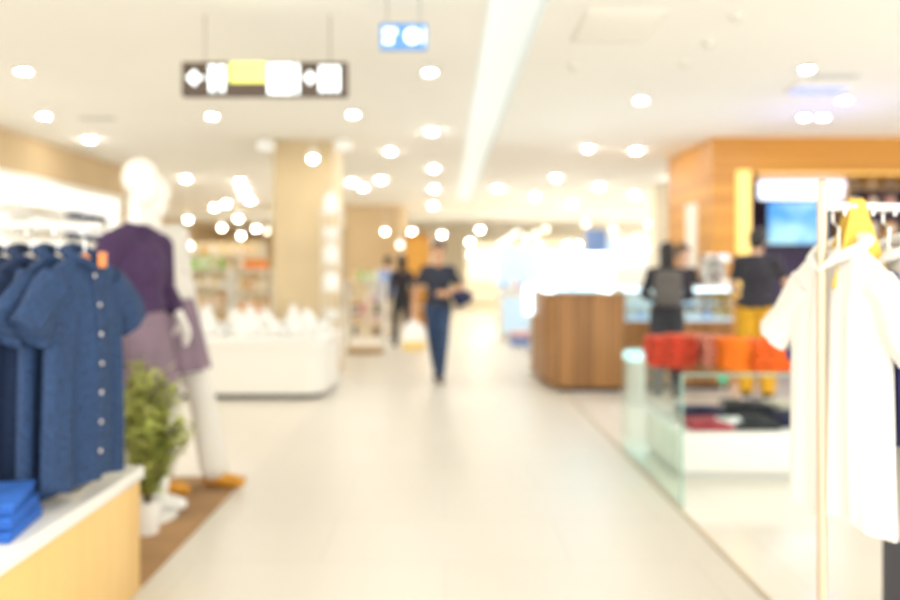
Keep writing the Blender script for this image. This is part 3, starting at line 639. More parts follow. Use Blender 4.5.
JA = pose(shL=(.160, 0, 1.385), shR=(-.160, 0, 1.385), chest=(0, 0, 1.255), head=(0, -.02, 1.70), neck=(0, .01, 1.49), toeR=(-.10, -.13, .035), toeL=(.15, -.15, .035), kneeL=(.12, -.05, .5), ankleL=(.13, -.03, .09), elR=(-.25, .03, 1.15), wrR=(-.235, -.08, .93), elL=(.25, .06, 1.16), wrL=(.21, -.10, 1.0), hdL=(-.1, -.5, -1))
mannequin('white mannequin in purple sweater and mauve skirt behind the denim rack', (PX(137, 4.22), 4.22, .017), math.radians(68), 1.10, JA, [sweater, skirt_fn('mauve', 1.10, .62, .135, .23)], 'ceramic')
JB = pose(chest=(0, .06, 1.28), neck=(0, .10, 1.46), head=(0, .09, 1.635), shL=(.175, .07, 1.43), shR=(-.175, .07, 1.43), kneeL=(.10, -.16, .5), ankleL=(.10, -.24, .09), toeL=(.11, -.40, .035), kneeR=(-.10, -.08, .5), ankleR=(-.10, -.03, .09), toeR=(-.11, -.20, .035), elL=(.23, .08, 1.15), wrL=(.23, -.02, .93))
mannequin('rear white mannequin with long mauve tunic, white trousers and mustard shoes', (PX(167, 4.80), 4.80, .012), math.radians(72), 1.135, JB, [white_blouse, white_trousers, skirt_fn('mauve', 1.06, .66, .165, .265, 'tunic')], 'mustard', False)

# ---------------- people
JW = pose(pelvis=(0, 0, .95), hipL=(.085, 0, .92), kneeL=(.065, -.10, .50), ankleL=(.03, -.12, .09), toeL=(.05, -.30, .04), kneeR=(-.06, .03, .50), ankleR=(-.02, .22, .14), toeR=(-.03, .08, .05),
          elR=(-.27, .04, 1.16), wrR=(-.30, -.04, .91), hdR=(0, -.05, -1), hnR=(.3, -1, 0), elL=(.27, .03, 1.17), wrL=(.12, -.20, 1.12), hdL=(-1, -.2, .05), hnL=(0, .6, -.6), head=(0, -.035, 1.63))
YW = 9.35; wx = PX(438, YW)
person('m', 'person in black t-shirt and dark blue jeans walking down the aisle', (wx, YW, 0.0), 0, 1.0, JW, dict(top='tee_navy', legs='jeans', shoe='hair_brown'), .008)
# shopping bag in the right hand, jacket over the left forearm
c = Vector((wx-.30, YW-.055, .80)); t = thing('shopping_bag', 'white and yellow shopping bag held by the walking person', 'bag', (c.x, c.y, .40), .2)
bg = MB(); g = [(-.12, -.045, .0), (.12, -.045, 0), (.12, .045, 0), (-.12, .045, 0)]
def lev(w, d, z, sw=0): return [(-w+sw, -d, z), (w+sw, -d, z), (w+sw, d, z), (-w+sw, d, z)]
def loft(mb, rings):
    R_ = [[mb.bm.verts.new(p) for p in r] for r in rings]
    for a, b in zip(R_, R_[1:]):
        for k in range(len(a)): mb.bm.faces.new((a[k], a[(k+1) % len(a)], b[(k+1) % len(b)], b[k]))
    mb.bm.faces.new(R_[0]); mb.bm.faces.new(R_[-1]); return mb
loft(MB(), [lev(.12, .045, 0), lev(.135, .06, .06), lev(.135, .06, .12)]).build('lower_bag', 'bag_yellow', t, False)
loft(MB(), [lev(.135, .06, .12), lev(.13, .055, .22), lev(.10, .035, .32), lev(.05, .015, .37)]).build('upper_bag', 'bag_white', t, False)
for s in (-1, 1): MB().tube([(-.04, s*.012, .36), (-.02, s*.008, .42), (.0, 0, .425), (.02, s*.008, .42), (.04, s*.012, .36)], .005, 6).build('handle', 'bag_white', t)
jk = MB().ball((0, 0, 0), .085, .06, .06).ball((.10, .02, -.03), .09, .07, .10).ball((.16, .03, -.02), .06, .05, .06).ball((.04, .0, -.06), .07, .05, .09)
o = jk.blob('jacket', 'navy_dark', None, .012, 3); o.location = (wx+.225, YW-.10, 1.09); tag(o, 'dark jacket bundled over the arm of the walking person', 'jacket')
# shopper with backpack at the counter
J1 = pose(elL=(.25, -.06, 1.17), wrL=(.16, -.27, 1.10), hdL=(-.2, -1, 0), hnL=(0, 0, -1), elR=(-.25, -.06, 1.17), wrR=(-.16, -.27, 1.10), hdR=(.2, -1, 0), hnR=(0, 0, -1), head=(0, -.05, 1.62))
Y1 = 8.15; x1 = PX(667, Y1)
person('p', 'person in black hoodie and dark trousers standing at the glass counter', (x1, Y1, .004), math.radians(165), .97, J1, dict(top='hoodie', legs='charcoal', shoe='black', slack=.03), .010, True, 'long', True, top='hoodie', flare=.035)
t = thing('backpack', 'grey backpack worn by the person in black hoodie', 'backpack', (x1-.05, Y1-.215, 1.02), math.radians(-15))
MB().box(-.14, .14, -.075, .07, 0, .38, .05, 3).build('bag_body', 'backpack', t); MB().box(-.10, .10, -.11, -.07, .04, .2, .02, 3).build('front_pocket', 'backpack', t)
MB().tube([(-.03, .02, .37), (0, .02, .41), (.03, .02, .37)], .008, 6).build('handle', 'black', t)
# clerk like customer in ochre trousers
J2 = pose(elR=(-.27, -.10, 1.18), wrR=(-.24, -.33, 1.10), hdR=(0, -1, 0), hnR=(1, 0, -.3), elL=(.25, -.05, 1.16), wrL=(.18, -.28, 1.08), hdL=(-.1, -1, 0), hnL=(-1, 0, -.3), head=(.0, -.06, 1.61), neck=(0, 0, 1.45))
Y2 = 8.1; x2 = PX(757, Y2)
person('p', 'person in black t-shirt and mustard yellow trousers seen from behind', (x2, Y2, .004), math.radians(150), 1.06, J2, dict(top='tee_black', legs='ochre', slack=.035), .010, True, 'short', False, flare=.05, body_mat='skin_light')
Y3 = 9.72; x3 = PX(683, 9.72)
person('p', 'dark haired person facing the camera behind the glass counter', (x3, Y3, .004), math.radians(20), .98, pose(), dict(top='tee_black', legs='charcoal'), .013, body_mat='skin_light')
person('p', 'distant person in black clothes beside the walking person', (PX(402, 13.5), 13.5, 0), math.radians(200), .95, pose(kneeL=(.1, -.1, .5), ankleL=(.1, -.1, .1), toeL=(.1, -.26, .04)), dict(top='hoodie', legs='charcoal'), .014, False, 'long', True, top='jacket')
person('p', 'distant person in pale blue top near the far shelves', (PX(388, 15), 15, 0), math.radians(170), .95, pose(), dict(top='g_blue', legs='cream_cloth'), .014, False, 'short', True, top='jacket', body_mat='skin_light')

# ------------------------------------------------------------------ left white table with ceramics
Yt = 8.08; tx0, tx1 = -3.9, PX(326, Yt)
t = thing('display_table', 'long white display counter with rounded front in front of the column', 'table', (0, Yt, 0))
def rrect(x0, x1, y0, y1, r, n=8):
    pts = []
    for cx, cy, a0 in ((x1-r, y0+r, -PI/2), (x1-r, y1-r, 0), (x0+r, y1-r, PI/2), (x0+r, y0+r, PI)):
        for k in range(n+1): a = a0+PI/2*k/n; pts.append((cx+r*math.cos(a), cy+r*math.sin(a)))
    return pts
MB().plan(rrect(tx0, tx1-.02, .02, 1.25, .22), .06, .60).build('body', 'white_matt', t); MB().plan(rrect(tx0-.02, tx1+.02, -.02, 1.29, .24), .60, .68).build('top', 'white_gloss', t)
MB().plan(rrect(tx0+.06, tx1-.08, .08, 1.19, .18), 0, .06).build('toe_kick', 'dark_grey', t)
VASE = [(0, 0), (.045, 0), (.075, .06), (.07, .12), (.03, .17), (.028, .21), (.038, .22), (.03, .22), (.02, .17), (0, .17)]
BOWL = [(0, 0), (.04, 0), (.045, .01), (.09, .06), (.10, .09), (.094, .09), (.07, .03), (0, .02)]
MUG = [(0, 0), (.04, 0), (.045, .01), (.045, .10), (.04, .10), (.038, .015), (0, .012)]
JAR = [(0, 0), (.06, 0), (.07, .02), (.07, .12), (.05, .15), (.045, .15), (.06, .12), (.06, .02), (0, .02)]
PLATE = [(0, 0), (.06, 0), (.11, .015), (.11, .02), (.06, .008), (0, .008)]
def pot(kind, lab, c, s=1, m='ceramic', group=None):
    nm, cat, prof = {'v': ('vase', 'vase', VASE), 'b': ('bowl', 'bowl', BOWL), 'm': ('mug', 'mug', MUG), 'j': ('lidded_jar', 'jar', JAR), 'p': ('plate', 'plate', PLATE)}[kind]
    t = thing(nm, lab, cat, c, random.uniform(0, 6), group, s); MB().lathe(prof, n=22).build('vessel', m, t)
    if kind == 'm': MB().tube([(.043, 0, .085), (.07, 0, .08), (.078, 0, .055), (.066, 0, .03), (.043, 0, .022)], .006, 8).build('handle', m, t)
    if kind == 'j': MB().lathe([(.05, .15), (.056, .155), (.03, .175), (.01, .18), (.014, .2), (0, .205)], n=20).build('lid', m, t)
    return t
KN = {'v': 'vase', 'b': 'bowl', 'm': 'mug', 'j': 'lidded jar', 'p': 'plate'}
seq = 'bmvjbmjvmjbvmb'; front_row = []
for k, q in enumerate(seq):
    x = -2.95+k*.118; pot(q, f'white {KN[q]} in front row of the white counter, {ORD[k]} from its left', (x, Yt+.16+.04*(k % 2), .68), 1.0 if k not in (6, 7) else 1.25, group='white crockery front row')
for k, q in enumerate('jvbjvjbvjm'):
    x = -2.9+k*.165; pot(q, f'white {KN[q]} in back row of the white counter, {ORD[k]} from its left', (x, Yt+.50+.05*(k % 2), .68), 1.45, group='white crockery back row')
# slim white tower shelf by the column's right edge
Yq = 9.55; qx = PX(333, Yq); t = thing('display_tower', 'slim tall white open shelf tower at right edge of the column', 'shelf', (qx, Yq-.2, 0))
LV = [.06, .42, .78, 1.14, 1.48, 1.80, 2.10]
for z in LV: MB().lathe([(0, 0), (.15, 0), (.15, .02), (0, .02)], (0, 0, z), 28).build('shelf', 'white_gloss', t)
for a in range(3): MB().tube([(.14*math.cos(a*2.1+.5), .14*math.sin(a*2.1+.5), 0), (.14*math.cos(a*2.1+.5), .14*math.sin(a*2.1+.5), 2.15)], .008, 8).build('post', 'white_matt', t)
MB().lathe([(0, 0), (.16, 0), (.16, .06), (0, .06)], n=28).build('base', 'white_gloss', t)
for k, z in enumerate(LV):
    pot('jvbjvbj'[k], f"white {KN['jvbjvbj'[k]]} on the slim white tower, {ORD[k]} shelf from the floor", (qx, Yq-.2, z+.02), 1.35 if 'jvbjvbj'[k] != 'b' else 1.2, group='white vessels on tower')

# ------------------------------------------------------------------ gondolas with goods
def goods(kind, lab, c, s, m, group):
    if kind == 'box':
        t = thing('carton', lab, 'box', c, random.uniform(-.15, .15), group); MB().box(-s*.45, s*.45, -s*.35, s*.35, 0, s*1.3, .004).build('carton_body', m, t)
        MB().box(-s*.36, s*.36, -s*.37, -s*.35, s*.4, s*.95).build('front_panel', 'g_white' if m != 'g_white' else 'g_amber', t)
    elif kind == 'bottle':
        t = thing('bottle', lab, 'bottle', c, 0, group); MB().lathe([(0, 0), (s*.36, 0), (s*.38, s*.05), (s*.38, s*.95), (s*.15, s*1.25), (s*.13, s*1.5), (0, s*1.5)], n=14).build('bottle_body', m, t)
        MB().lathe([(s*.17, s*1.45), (s*.17, s*1.65), (0, s*1.65)], n=12).build('cap', 'g_white', t)
    else:
        t = thing('canister', lab, 'canister', c, 0, group); MB().lathe([(0, 0), (s*.5, 0), (s*.5, s*1.0), (0, s*1.0)], n=18).build('canister_body', m, t)
        MB().lathe([(s*.52, s*1.0), (s*.52, s*1.12), (s*.1, s*1.16), (0, s*1.16)], n=18).build('lid', 'g_cream', t)
    return t
MN = {'g_green': 'green', 'g_orange': 'orange', 'g_white': 'white', 'g_cream': 'cream', 'g_amber': 'amber', 'g_dark': 'dark', 'g_pink': 'pink', 'g_blue': 'blue', 'g_brown': 'brown'}
def gondola(label, short, x0, x1, Yg, levels, palette, n, seed, s=.11, back=True, depth=.4, special=None, wood_='white_matt'):
    rnd = random.Random(seed); t = thing('shelf_unit', label, 'shelf', ((x0+x1)/2, Yg, 0)); W = (x1-x0)/2
    for z in levels: MB().box(-W, W, 0, depth, z-.025, z, .004).build('shelf', wood_, t)
    for sx_ in (-1, 1): MB().box(sx_*W-.015, sx_*W+.015, 0, depth, 0, levels[-1]+(.35 if back else 0), .004).build('side_panel', wood_, t)
    if back: MB().box(-W, W, depth-.02, depth, 0, levels[-1]+.35).build('back_panel', 'g_cream', t)
    MB().box(-W, W, .02, depth-.02, 0, .08).build('plinth', 'shelf_wood', t)
    SN = ['bottom shelf', 'second shelf', 'third shelf', 'fourth shelf', 'fifth shelf']
    for li, z in enumerate(levels):
        sn = 'top shelf' if li == len(levels)-1 else SN[li]
        for k in range(n):
            m = rnd.choice(palette[min(li, len(palette)-1)]); kd = rnd.choice(['box', 'bottle', 'canister'])
            ss = s*rnd.uniform(.85, 1.2); x = x0+.1+(x1-x0-.2)*(k+.5)/n
            nm = {'box': 'carton', 'bottle': 'bottle', 'canister': 'canister'}[kd]
            goods(kd, f'{MN[m]} {nm} on {sn} of {short}, {ORD[k]} from left', (x, Yg+.14, z), ss, m, f'goods on {short}')
gondola('wide white shelf unit of small goods left of the tan column', 'shelf unit left of column', PX(176, 12), PX(228, 12), 12, [.45, .80, 1.12, 1.42],
        [['g_white', 'g_amber', 'g_dark', 'g_orange'], ['g_white', 'g_cream', 'g_amber'], ['g_white', 'g_cream', 'g_white'], ['g_green', 'g_green', 'g_white']], 6, 11, s=.13, back=False)
gondola('narrow shelf unit of orange and white goods touching the tan column', 'narrow unit beside column', PX(230, 11.4), PX(272, 11.4), 11.4, [.40, .75, 1.10, 1.42],
        [['g_amber', 'g_dark', 'g_orange'], ['g_amber', 'g_amber', 'g_orange', 'g_dark'], ['g_white', 'g_amber', 'g_cream'], ['g_orange', 'g_orange', 'g_cream']], 5, 12, s=.13, back=False)
gondola('white shelf unit of colourful goods right of the tan column', 'shelf unit right of column', PX(346, 12.5), PX(384, 12.5), 12.5, [.30, .65, 1.0, 1.22],
        [['g_brown', 'g_dark', 'g_cream'], ['g_pink', 'g_brown', 'g_dark', 'g_cream'], ['g_white', 'g_cream', 'g_white'], ['g_green', 'g_white', 'g_cream']], 5, 13, s=.12, back=False)
gondola('low far shelf unit of pink and blue goods behind the distant shoppers', 'far low shelf unit', PX(366, 16.5), PX(396, 16.5), 16.5, [.3, .7, 1.1], [['g_pink', 'g_brown'], ['g_pink', 'g_blue', 'g_white'], ['g_blue', 'g_white', 'g_pink']], 5, 14, s=.14, back=False)
gondola('far shelf unit of cream goods along the rear tan wall', 'rear wall shelf unit', PX(186, 20), PX(262, 20), 20, [.5, .95, 1.4, 1.8], [['g_cream', 'g_white', 'g_amber']], 8, 15, s=.17, back=True)
# far round white cake-dome lamp above goods
c = P(231, 262, 12.6)
# left wall shelves with folded navy clothes
for r_, (py, nm) in enumerate(((239, 'lower'), (217, 'upper'))):
    Yw = 9.6; z = PZ(py, Yw); t = thing('wall_shelf', f'{nm} white wall shelf in front of the backlit panel', 'shelf', (-5.25, Yw-.9, z))
    MB().box(0, .32, 0, 2.6, -.03, 0, .004).build('shelf', 'white_gloss', t)
    for k in (0.3, 2.3): MB().box(0.0, .28, k, k+.02, -.10, -.03).build('bracket', 'white_matt', t)
    for k in range(6):
        folded(f'folded {"pale" if k < 3 else "dark blue"} garment on {nm} wall shelf, {ORD[k]} from the near end', (-5.08, Yw-.75+k*.4, z+.002), .28, .32, .11, ['white_cloth', 'cream_cloth', 'white_cloth', 'navy', 'denim', 'navy'][k], f'folded clothes on {nm} wall shelf', 0, k+10*r_)
# low white cabinet below the panel
t = thing('low_cabinet', 'cream low cabinet along the left wall below the backlit panel', 'cabinet', (-5.3, 6, 0)); MB().box(0.05, .5, 0, 5.6, .05, .85, .01).build('body', 'cream_wall', t)
for k in range(4): d_ = MB().box(.5, .52, .05+k*1.39, 1.37+k*1.39, .08, .82, .004).build('door', 'white_matt', t); MB().box(.52, .54, .6+k*1.39, .8+k*1.39, .7, .715).build('handle', 'chrome', d_)

# ------------------------------------------------------------------ kiosk, showcase, glass counter
YK = 8.6; kx0, kx1 = PX(557, YK), PX(625, YK)
t = thing('wooden_kiosk', 'tall brown plank kiosk standing at the right edge of the aisle', 'counter', (kx0, YK, .004))
MB().plan([(0, 0), (kx1-kx0, 0), (kx1-kx0, 1.7), (-.10, 1.7), (-.10, .35)], .05, 1.10).build('body', 'kiosk_wood', t, False)
MB().plan([(-.02, -.02), (kx1-kx0+.02, -.02), (kx1-kx0+.02, 1.72), (-.12, 1.72), (-.12, .34)], 1.10, 1.135).build('top', 'kiosk_wood', t, False)
MB().box(.04, kx1-kx0-.04, .04, 1.6, 0, .05).build('toe_kick', 'black', t)
gx0, gx1, gz0, gz1 = PX(546, YK+.1)-kx0, PX(613, YK+.1)-kx0, 1.14, PZ(253, YK+.1)
t = thing('lit_showcase', 'glowing white glass showcase standing on top of the wooden kiosk', 'showcase', (kx0, YK+.1, .004))
MB().box(gx0, gx1, 0, .5, gz1-.10, gz1, .008).build('light_canopy', 'cool_glow', t)
for s in (gx0, gx1-.09): MB().box(s, s+.09, 0, .5, gz0, gz1-.10, .005).build('lit_side', 'cool_glow', t)
MB().box(gx0+.09, gx1-.09, .46, .5, gz0, gz1-.10).build('back_panel', 'cool_glow_soft', t); MB().box(gx0+.09, gx1-.09, 0.005, .012, gz0, gz1-.10).build('glass_front', 'counter_glass', t)
MB().box(gx0+.09, gx1-.09, .03, .46, gz0, gz0+.02).build('floor_panel', 'white_gloss', t)
for k in range(4): goods('bottle', f'small pale bottle inside the lit showcase, {ORD[k]} from left', (kx0+gx0+.2+k*.13, YK+.3, .004+gz0+.021), .08, ['g_white', 'g_blue', 'g_cream', 'g_white'][k], 'bottles in lit showcase')
# lit vertical light beside the kiosk
Yz = 10.2; zx = PX(531, Yz); t = thing('light_column', 'small glowing upright light box on a pale stand left of the kiosk', 'light box', (zx, Yz, .0))
MB().box(-.09, .09, -.03, .03, PZ(314, Yz), PZ(284, Yz), .03, 3).build('lamp', 'cool_glow', t); MB().tube([(0, 0, .03), (0, 0, PZ(314, Yz))], .02).build('pole', 'white_matt', t); MB().lathe([(0, 0), (.12, 0), (.12, .02), (.02, .03), (0, .03)], n=24).build('base', 'white_matt', t)
# long glass counter behind the shoppers
YG = 8.75; g0, g1 = PX(614, YG)+.1, PX(733, YG)
t = thing('glass_counter', 'wooden based counter with lit glass top case behind the shoppers', 'counter', (g0, YG, .004)); gw = g1-g0
MB().box(0, gw, 0, .6, .05, .80).build('body', 'kiosk_wood', t, False); MB().box(.03, gw-.03, .04, .56, 0, .05).build('toe_kick', 'black', t)
MB().box(0, gw, 0, .6, .80, .83).build('case_floor', 'cool_glow_soft', t, False)
for a, b in (((0, .01), (0, .6)), ((gw-.01, gw), (0, .6)), ((0, gw), (0, .01)), ((0, gw), (.59, .6))): MB().box(*a, *b, .83, 1.18).build('glass_pane', 'counter_glass', t)
MB().box(0, gw, 0, .6, 1.18, 1.205, .003).build('top', 'white_gloss', t)
MB().box(.02, gw-.02, .03, .06, 1.15, 1.178).build('light_tube', 'cool_glow', t); MB().box(.02, gw-.02, .25, .55, .99, 1.0).build('glass_shelf', 'cool_glow_soft', t)
for k in range(9): goods('box' if k % 2 else 'canister', f'small pale item inside the glass counter, {ORD[k]} from left', (g0+.12+k*(gw-.24)/8, YG+.14, .836), .07, ['g_white', 'g_blue', 'g_cream'][k % 3], 'items in the glass counter')
# teal-lit round post
Yp = 7.9; xq = PX(636, Yp); zt = PZ(352, Yp); t = thing('stool', 'round stool with glowing teal seat beside the wooden kiosk', 'stool', (xq, Yp, .004))
MB().lathe([(0, 0), (.12, 0), (.12, .03), (.1, .04), (.095, zt-.08), (.0, zt-.08)], n=28).build('base', 'pale_grey', t); MB().lathe([(0, zt-.08), (.115, zt-.08), (.125, zt-.06), (.125, zt-.01), (.11, zt), (0, zt)], n=28).build('seat', 'teal_glow', t)

# ------------------------------------------------------------------ wooden portal
YP = 9.6; ax0 = PX(712, YP); t = thing('wooden_portal', 'orange wooden shop front with a wide open bay at right', 'shop front', (ax0, YP, 0))
zo = PZ(172, YP); ox0 = PX(752, YP)-ax0
MB().box(0, ox0-.02, 0, 1.9, 0.004, ZC).build('pier', 'portal_wood', t, False)
MB().box(ox0-.02, 7.0, 0, 1.9, zo, ZC).build('fascia', 'portal_wood', t, False)
MB().box(ox0, 7.0, 1.5, 1.6, .004, zo).build('back_panel', 'interior_purple', t, False)
MB().box(-.02, 7.0, -.03, 0, zo+.03, zo+.06).build('ledge', 'portal_wood', t, False)
MB().box(ox0-.20, ox0-.02, -.02, -.001, .9, zo+.02).build('light_strip', 'warm_glow', t, False); MB().box(ox0+.07, 5, .02, .06, zo-.02, zo-.001).build('top_light_strip', 'warm_glow', t, False)
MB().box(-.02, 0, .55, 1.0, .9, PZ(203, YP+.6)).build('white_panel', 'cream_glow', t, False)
t = thing('menu_light_box', 'bright white lit menu board inside the wooden bay', 'sign', (ax0, YP+1.0, 0)); Yb = YP+1.0
MB().box(PX(760, Yb)-ax0, PX(846, Yb)-ax0, 0, .08, PZ(199, Yb), PZ(174, Yb), .01).build('lit_face', 'menu_glow', t)
MB().box(PX(758, Yb)-ax0, PX(848, Yb)-ax0, .06, .1, PZ(201, Yb), PZ(172, Yb)).build('housing', 'screen_frame', t)
for px in (775, 830): MB().box(PX(px, Yb)-ax0-.01, PX(px, Yb)-ax0+.01, .1, .5, PZ(190, Yb), PZ(190, Yb)+.02).build('bracket', 'black', t)
Yb = YP+.85; t = thing('television', 'wall television showing a bright blue picture under the menu board', 'television', (PX(797, Yb), Yb, PZ(223, Yb)))
tw, th = 58/F*Yb/2, 42/F*Yb/2
MB().box(-tw-.02, tw+.02, 0, .05, -th-.02, th+.02, .01).build('frame', 'screen_frame', t); MB().box(-tw, tw, -.006, 0, -th, th).build('screen', 'tv_picture', t); MB().box(-.1, .1, .05, .65, -.08, .08).build('wall_mount', 'black', t)
# shelves in the bay, right part
Yb = YP+.9; t = thing('bay_shelf', 'dark shelf unit with brown packets at right inside the wooden bay', 'shelf', (PX(848, Yb), Yb, 0)); bw = 1.9
for py in (236, 208, 186): MB().box(0, bw, 0, .4, PZ(py, Yb)-.03, PZ(py, Yb)).build('shelf', 'shelf_wood', t)
for x in (0, bw): MB().box(x-.02, x+.02, 0, .4, .004, zo-.1).build('side_panel', 'shelf_wood', t)
for li, py in enumerate((236, 208, 186)):
    for k in range(7):
        m = [['g_amber', 'g_cream', 'g_amber'], ['g_dark', 'g_brown', 'g_pink'], ['g_dark', 'g_cream', 'g_dark']][li][k % 3]
        goods('box' if (k+li) % 3 else 'canister', f'{MN[m]} packet on {["lowest", "middle", "top"][li]} shelf in the wooden bay, {ORD[k]} from left', (PX(848, Yb)+.16+k*.26, Yb+.18, PZ(py, Yb)), .155, m, 'packets in the wooden bay')
o = None
t = thing('coffee_machine', 'grey coffee machine on the counter beside the person in mustard trousers', 'machine', (PX(724, YG), YG+.3, 1.21), 0)
MB().box(-.13, .13, -.15, .15, 0, .08, .01).build('base', 'chrome', t); MB().box(-.13, .13, 0, .15, .08, .34, .01).build('body', 'pale_grey', t); MB().box(-.13, .13, -.15, .15, .28, .38, .015).build('head', 'chrome', t); MB().lathe([(0, 0), (.03, 0), (.035, .06), (0, .06)], (0, -.07, .085)).build('jug', 'g_brown', t)

# ------------------------------------------------------------------ glass table with orange clothes
GX, GY0, GY1, GZ, GX1 = XE+.02, 4.42, 5.9, .785, 2.95
t = thing('glass_table', 'clear glass display table holding orange clothes at the aisle edge', 'table', (0, 0, .004))
MB().box(GX, GX1, GY0, GY1, GZ-.012, GZ).build('top', 'clear_glass', t)
s_ = MB().box(GX, GX+.012, GY0, GY1, 0, GZ-.012).build('side_panel', 'clear_glass', t); MB().box(GX-.001, GX+.013, GY0-.008, GY0, 0, GZ).build('polished_edge', 'glass_edge', s_)
s_ = MB().box(GX1-.012, GX1, GY0, GY1, 0, GZ-.012).build('side_panel', 'clear_glass', t); MB().box(GX1-.013, GX1+.001, GY0-.008, GY0, 0, GZ).build('polished_edge', 'glass_edge', s_)
MB().box(GX+.012, GX1-.012, GY0-.003, GY0, GZ-.012, GZ).build('top_edge', 'glass_edge', t)
zt_ = GZ+.005
def stack(n, x, y, m, sname, col, w=.3, d=.3, h=.035, seed=0):
    for k in range(n):
        pos = 'bottom' if k == 0 else ('topmost' if k == n-1 else f'{ORD[k]} from bottom'); mm = m[k % len(m)] if isinstance(m, list) else m
        folded(f'{col} folded shirt, {pos} of the {sname}', (x+random.uniform(-.008, .008), y+random.uniform(-.008, .008), zt_+h*1.08*k), w, d, h, mm, f'shirts in the {sname}', random.uniform(-.05, .05), seed+k)
stack(5, PX(670, 4.85), 4.85, 'red_cloth', 'patterned stack at the table left end', 'red patterned', .27, seed=1)
stack(5, PX(711, 4.85), 4.85, 'pink_check', 'checked stack next to the red one', 'pink checked', .19, seed=9)
stack(5, PX(733, 4.62), 4.68, 'orange_cloth', 'orange stack in the table middle', 'bright orange', .17, seed=19, h=.036)
stack(5, PX(767, 4.66), 4.66, 'deep_orange', 'wide orange stack by white garments', 'deep orange', .28, seed=29, h=.034)
stack(4, PX(690, 5.4), 5.4, 'deep_orange', 'rear stack behind the red one', 'reddish orange', .28, seed=39)
t = thing('display_podium', 'low white podium under the glass table holding dark folded clothes', 'podium', (0, 0, .004)); MB().box(1.56, 2.9, 5.0, 5.8, .05, .31, .008).build('body', 'white_gloss', t); MB().box(1.60, 2.86, 5.04, 5.76, 0, .05).build('toe_kick', 'pale_grey', t)
pd = [('wine red folded trousers, front left on the low podium', 705, 5.2, 'wine', .30, .05), ('navy folded top behind the wine red one on low podium', 700, 5.55, 'navy_dark', .32, .07), ('dark charcoal folded jumper, front centre on low podium', 750, 5.22, 'charcoal', .32, .06),
      ('dark folded jumper behind the charcoal one on low podium', 745, 5.58, 'charcoal', .34, .11), ('black folded top at the right on low podium', 792, 5.3, 'navy_dark', .28, .08), ('pale folded shirt at rear right on low podium', 785, 5.65, 'cream_cloth', .3, .11), ]
for k, (lab, px, y, m, w_, h) in enumerate(pd): folded(lab, (PX(px, y), y, .316), w_, .3, h, m, None, random.uniform(-.2, .2), 50+k)
folded('pale blue folded scarf between red and charcoal clothes on podium', (PX(728, 5.16), 5.16, .316), .12, .16, .07, 'clear_plastic', None, .3, 77)
t = thing('price_stand', 'tiny green price stand on the podium under the orange stack', 'price stand', (PX(726, 5.34), 5.40, .316)); MB().tube([(0, 0, 0), (0, 0, .30)], .004, 6).build('pole', 'chrome', t); MB().lathe([(0, 0), (.04, 0), (.04, .006), (0, .008)], n=16).build('base', 'chrome', t); MB().box(-.035, .035, -.004, .004, .27, .32, .003).build('card', 'green_tag', t)

# ------------------------------------------------------------------ right rack of white garments
RA = math.radians(9); RD = Vector((math.cos(RA), math.sin(RA), 0)); r0 = Vector((PX(822, 2.0), 2.0, 0)); zr = PZ(208, 2.0)
t = thing('clothes_rack', 'beige metal garment rail with white clothes at right', 'clothes rack', (r0.x, r0.y, .004))
MB().tube([(0, 0, 0.02), (0, 0, zr+.06)], .0125, 14).ball((0, 0, zr+.06), .0125).build('post', 'beige_metal', t)
e = RD*1.1; MB().tube([(e.x, e.y, .02), (e.x, e.y, zr)], .0125, 14).build('post', 'beige_metal', t)
MB().tube([(0, 0, zr), (e.x, e.y, zr)], .012, 14).build('rail', 'white_matt', t)
for q in (Vector((0, 0, 0)), e): MB().tube([q+Vector((.23*-RD.y, .23*RD.x, .014)), q-Vector((.23*-RD.y, .23*RD.x, -.014))], .014, 10).build('foot', 'beige_metal', t)
def on_rail(d, dz=0): return Vector((r0.x, r0.y, .004+zr))+RD*d+Vector((0, 0, -.113+dz))
GR = 'clothes on the right rail'
spec = [(.05, -76, 'white loose shirt at front end of the right garment rail', 'white_cloth', .71, .17, .185, .20, False, 1), (.135, -80, 'short indigo top hanging directly behind the first white shirt', 'indigo', .40, .22, .24, .18, False, 5),
        (.20, -80, 'white long tunic directly behind the indigo top', 'white_cloth', .76, .19, .22, .26, False, 2), (.29, -82, 'cream long tunic, fourth garment from the rail end', 'cream_cloth', .78, .19, .22, .26, False, 3),
        (.38, -80, 'white long dress, fifth garment from the rail end', 'white_cloth', .80, .2, .23, .26, False, 4), (.48, -80, 'white long dress, sixth garment from the rail end', 'white_cloth', .82, .2, .23, .26, False, 6)]
for d, ang, lab, m, L, a, b_, sl, bt, sd in spec:
    p = on_rail(d, -.10 if m == 'indigo' else 0); shirt(lab, p, math.radians(ang), m, GR, L=L, wsh=a, whem=b_, D=.038, sl=sl, sr=.062, buttons=bt, seed=sd+30, folds=9, amp=.012, name='tunic', cat='garment')
    hanger('pale hanger holding the ' + lab, p+Vector((0, 0, .003)), math.radians(ang), 'white_matt', 'hangers on the right rail', w=.15, hook=.20 if m == 'indigo' else .10)
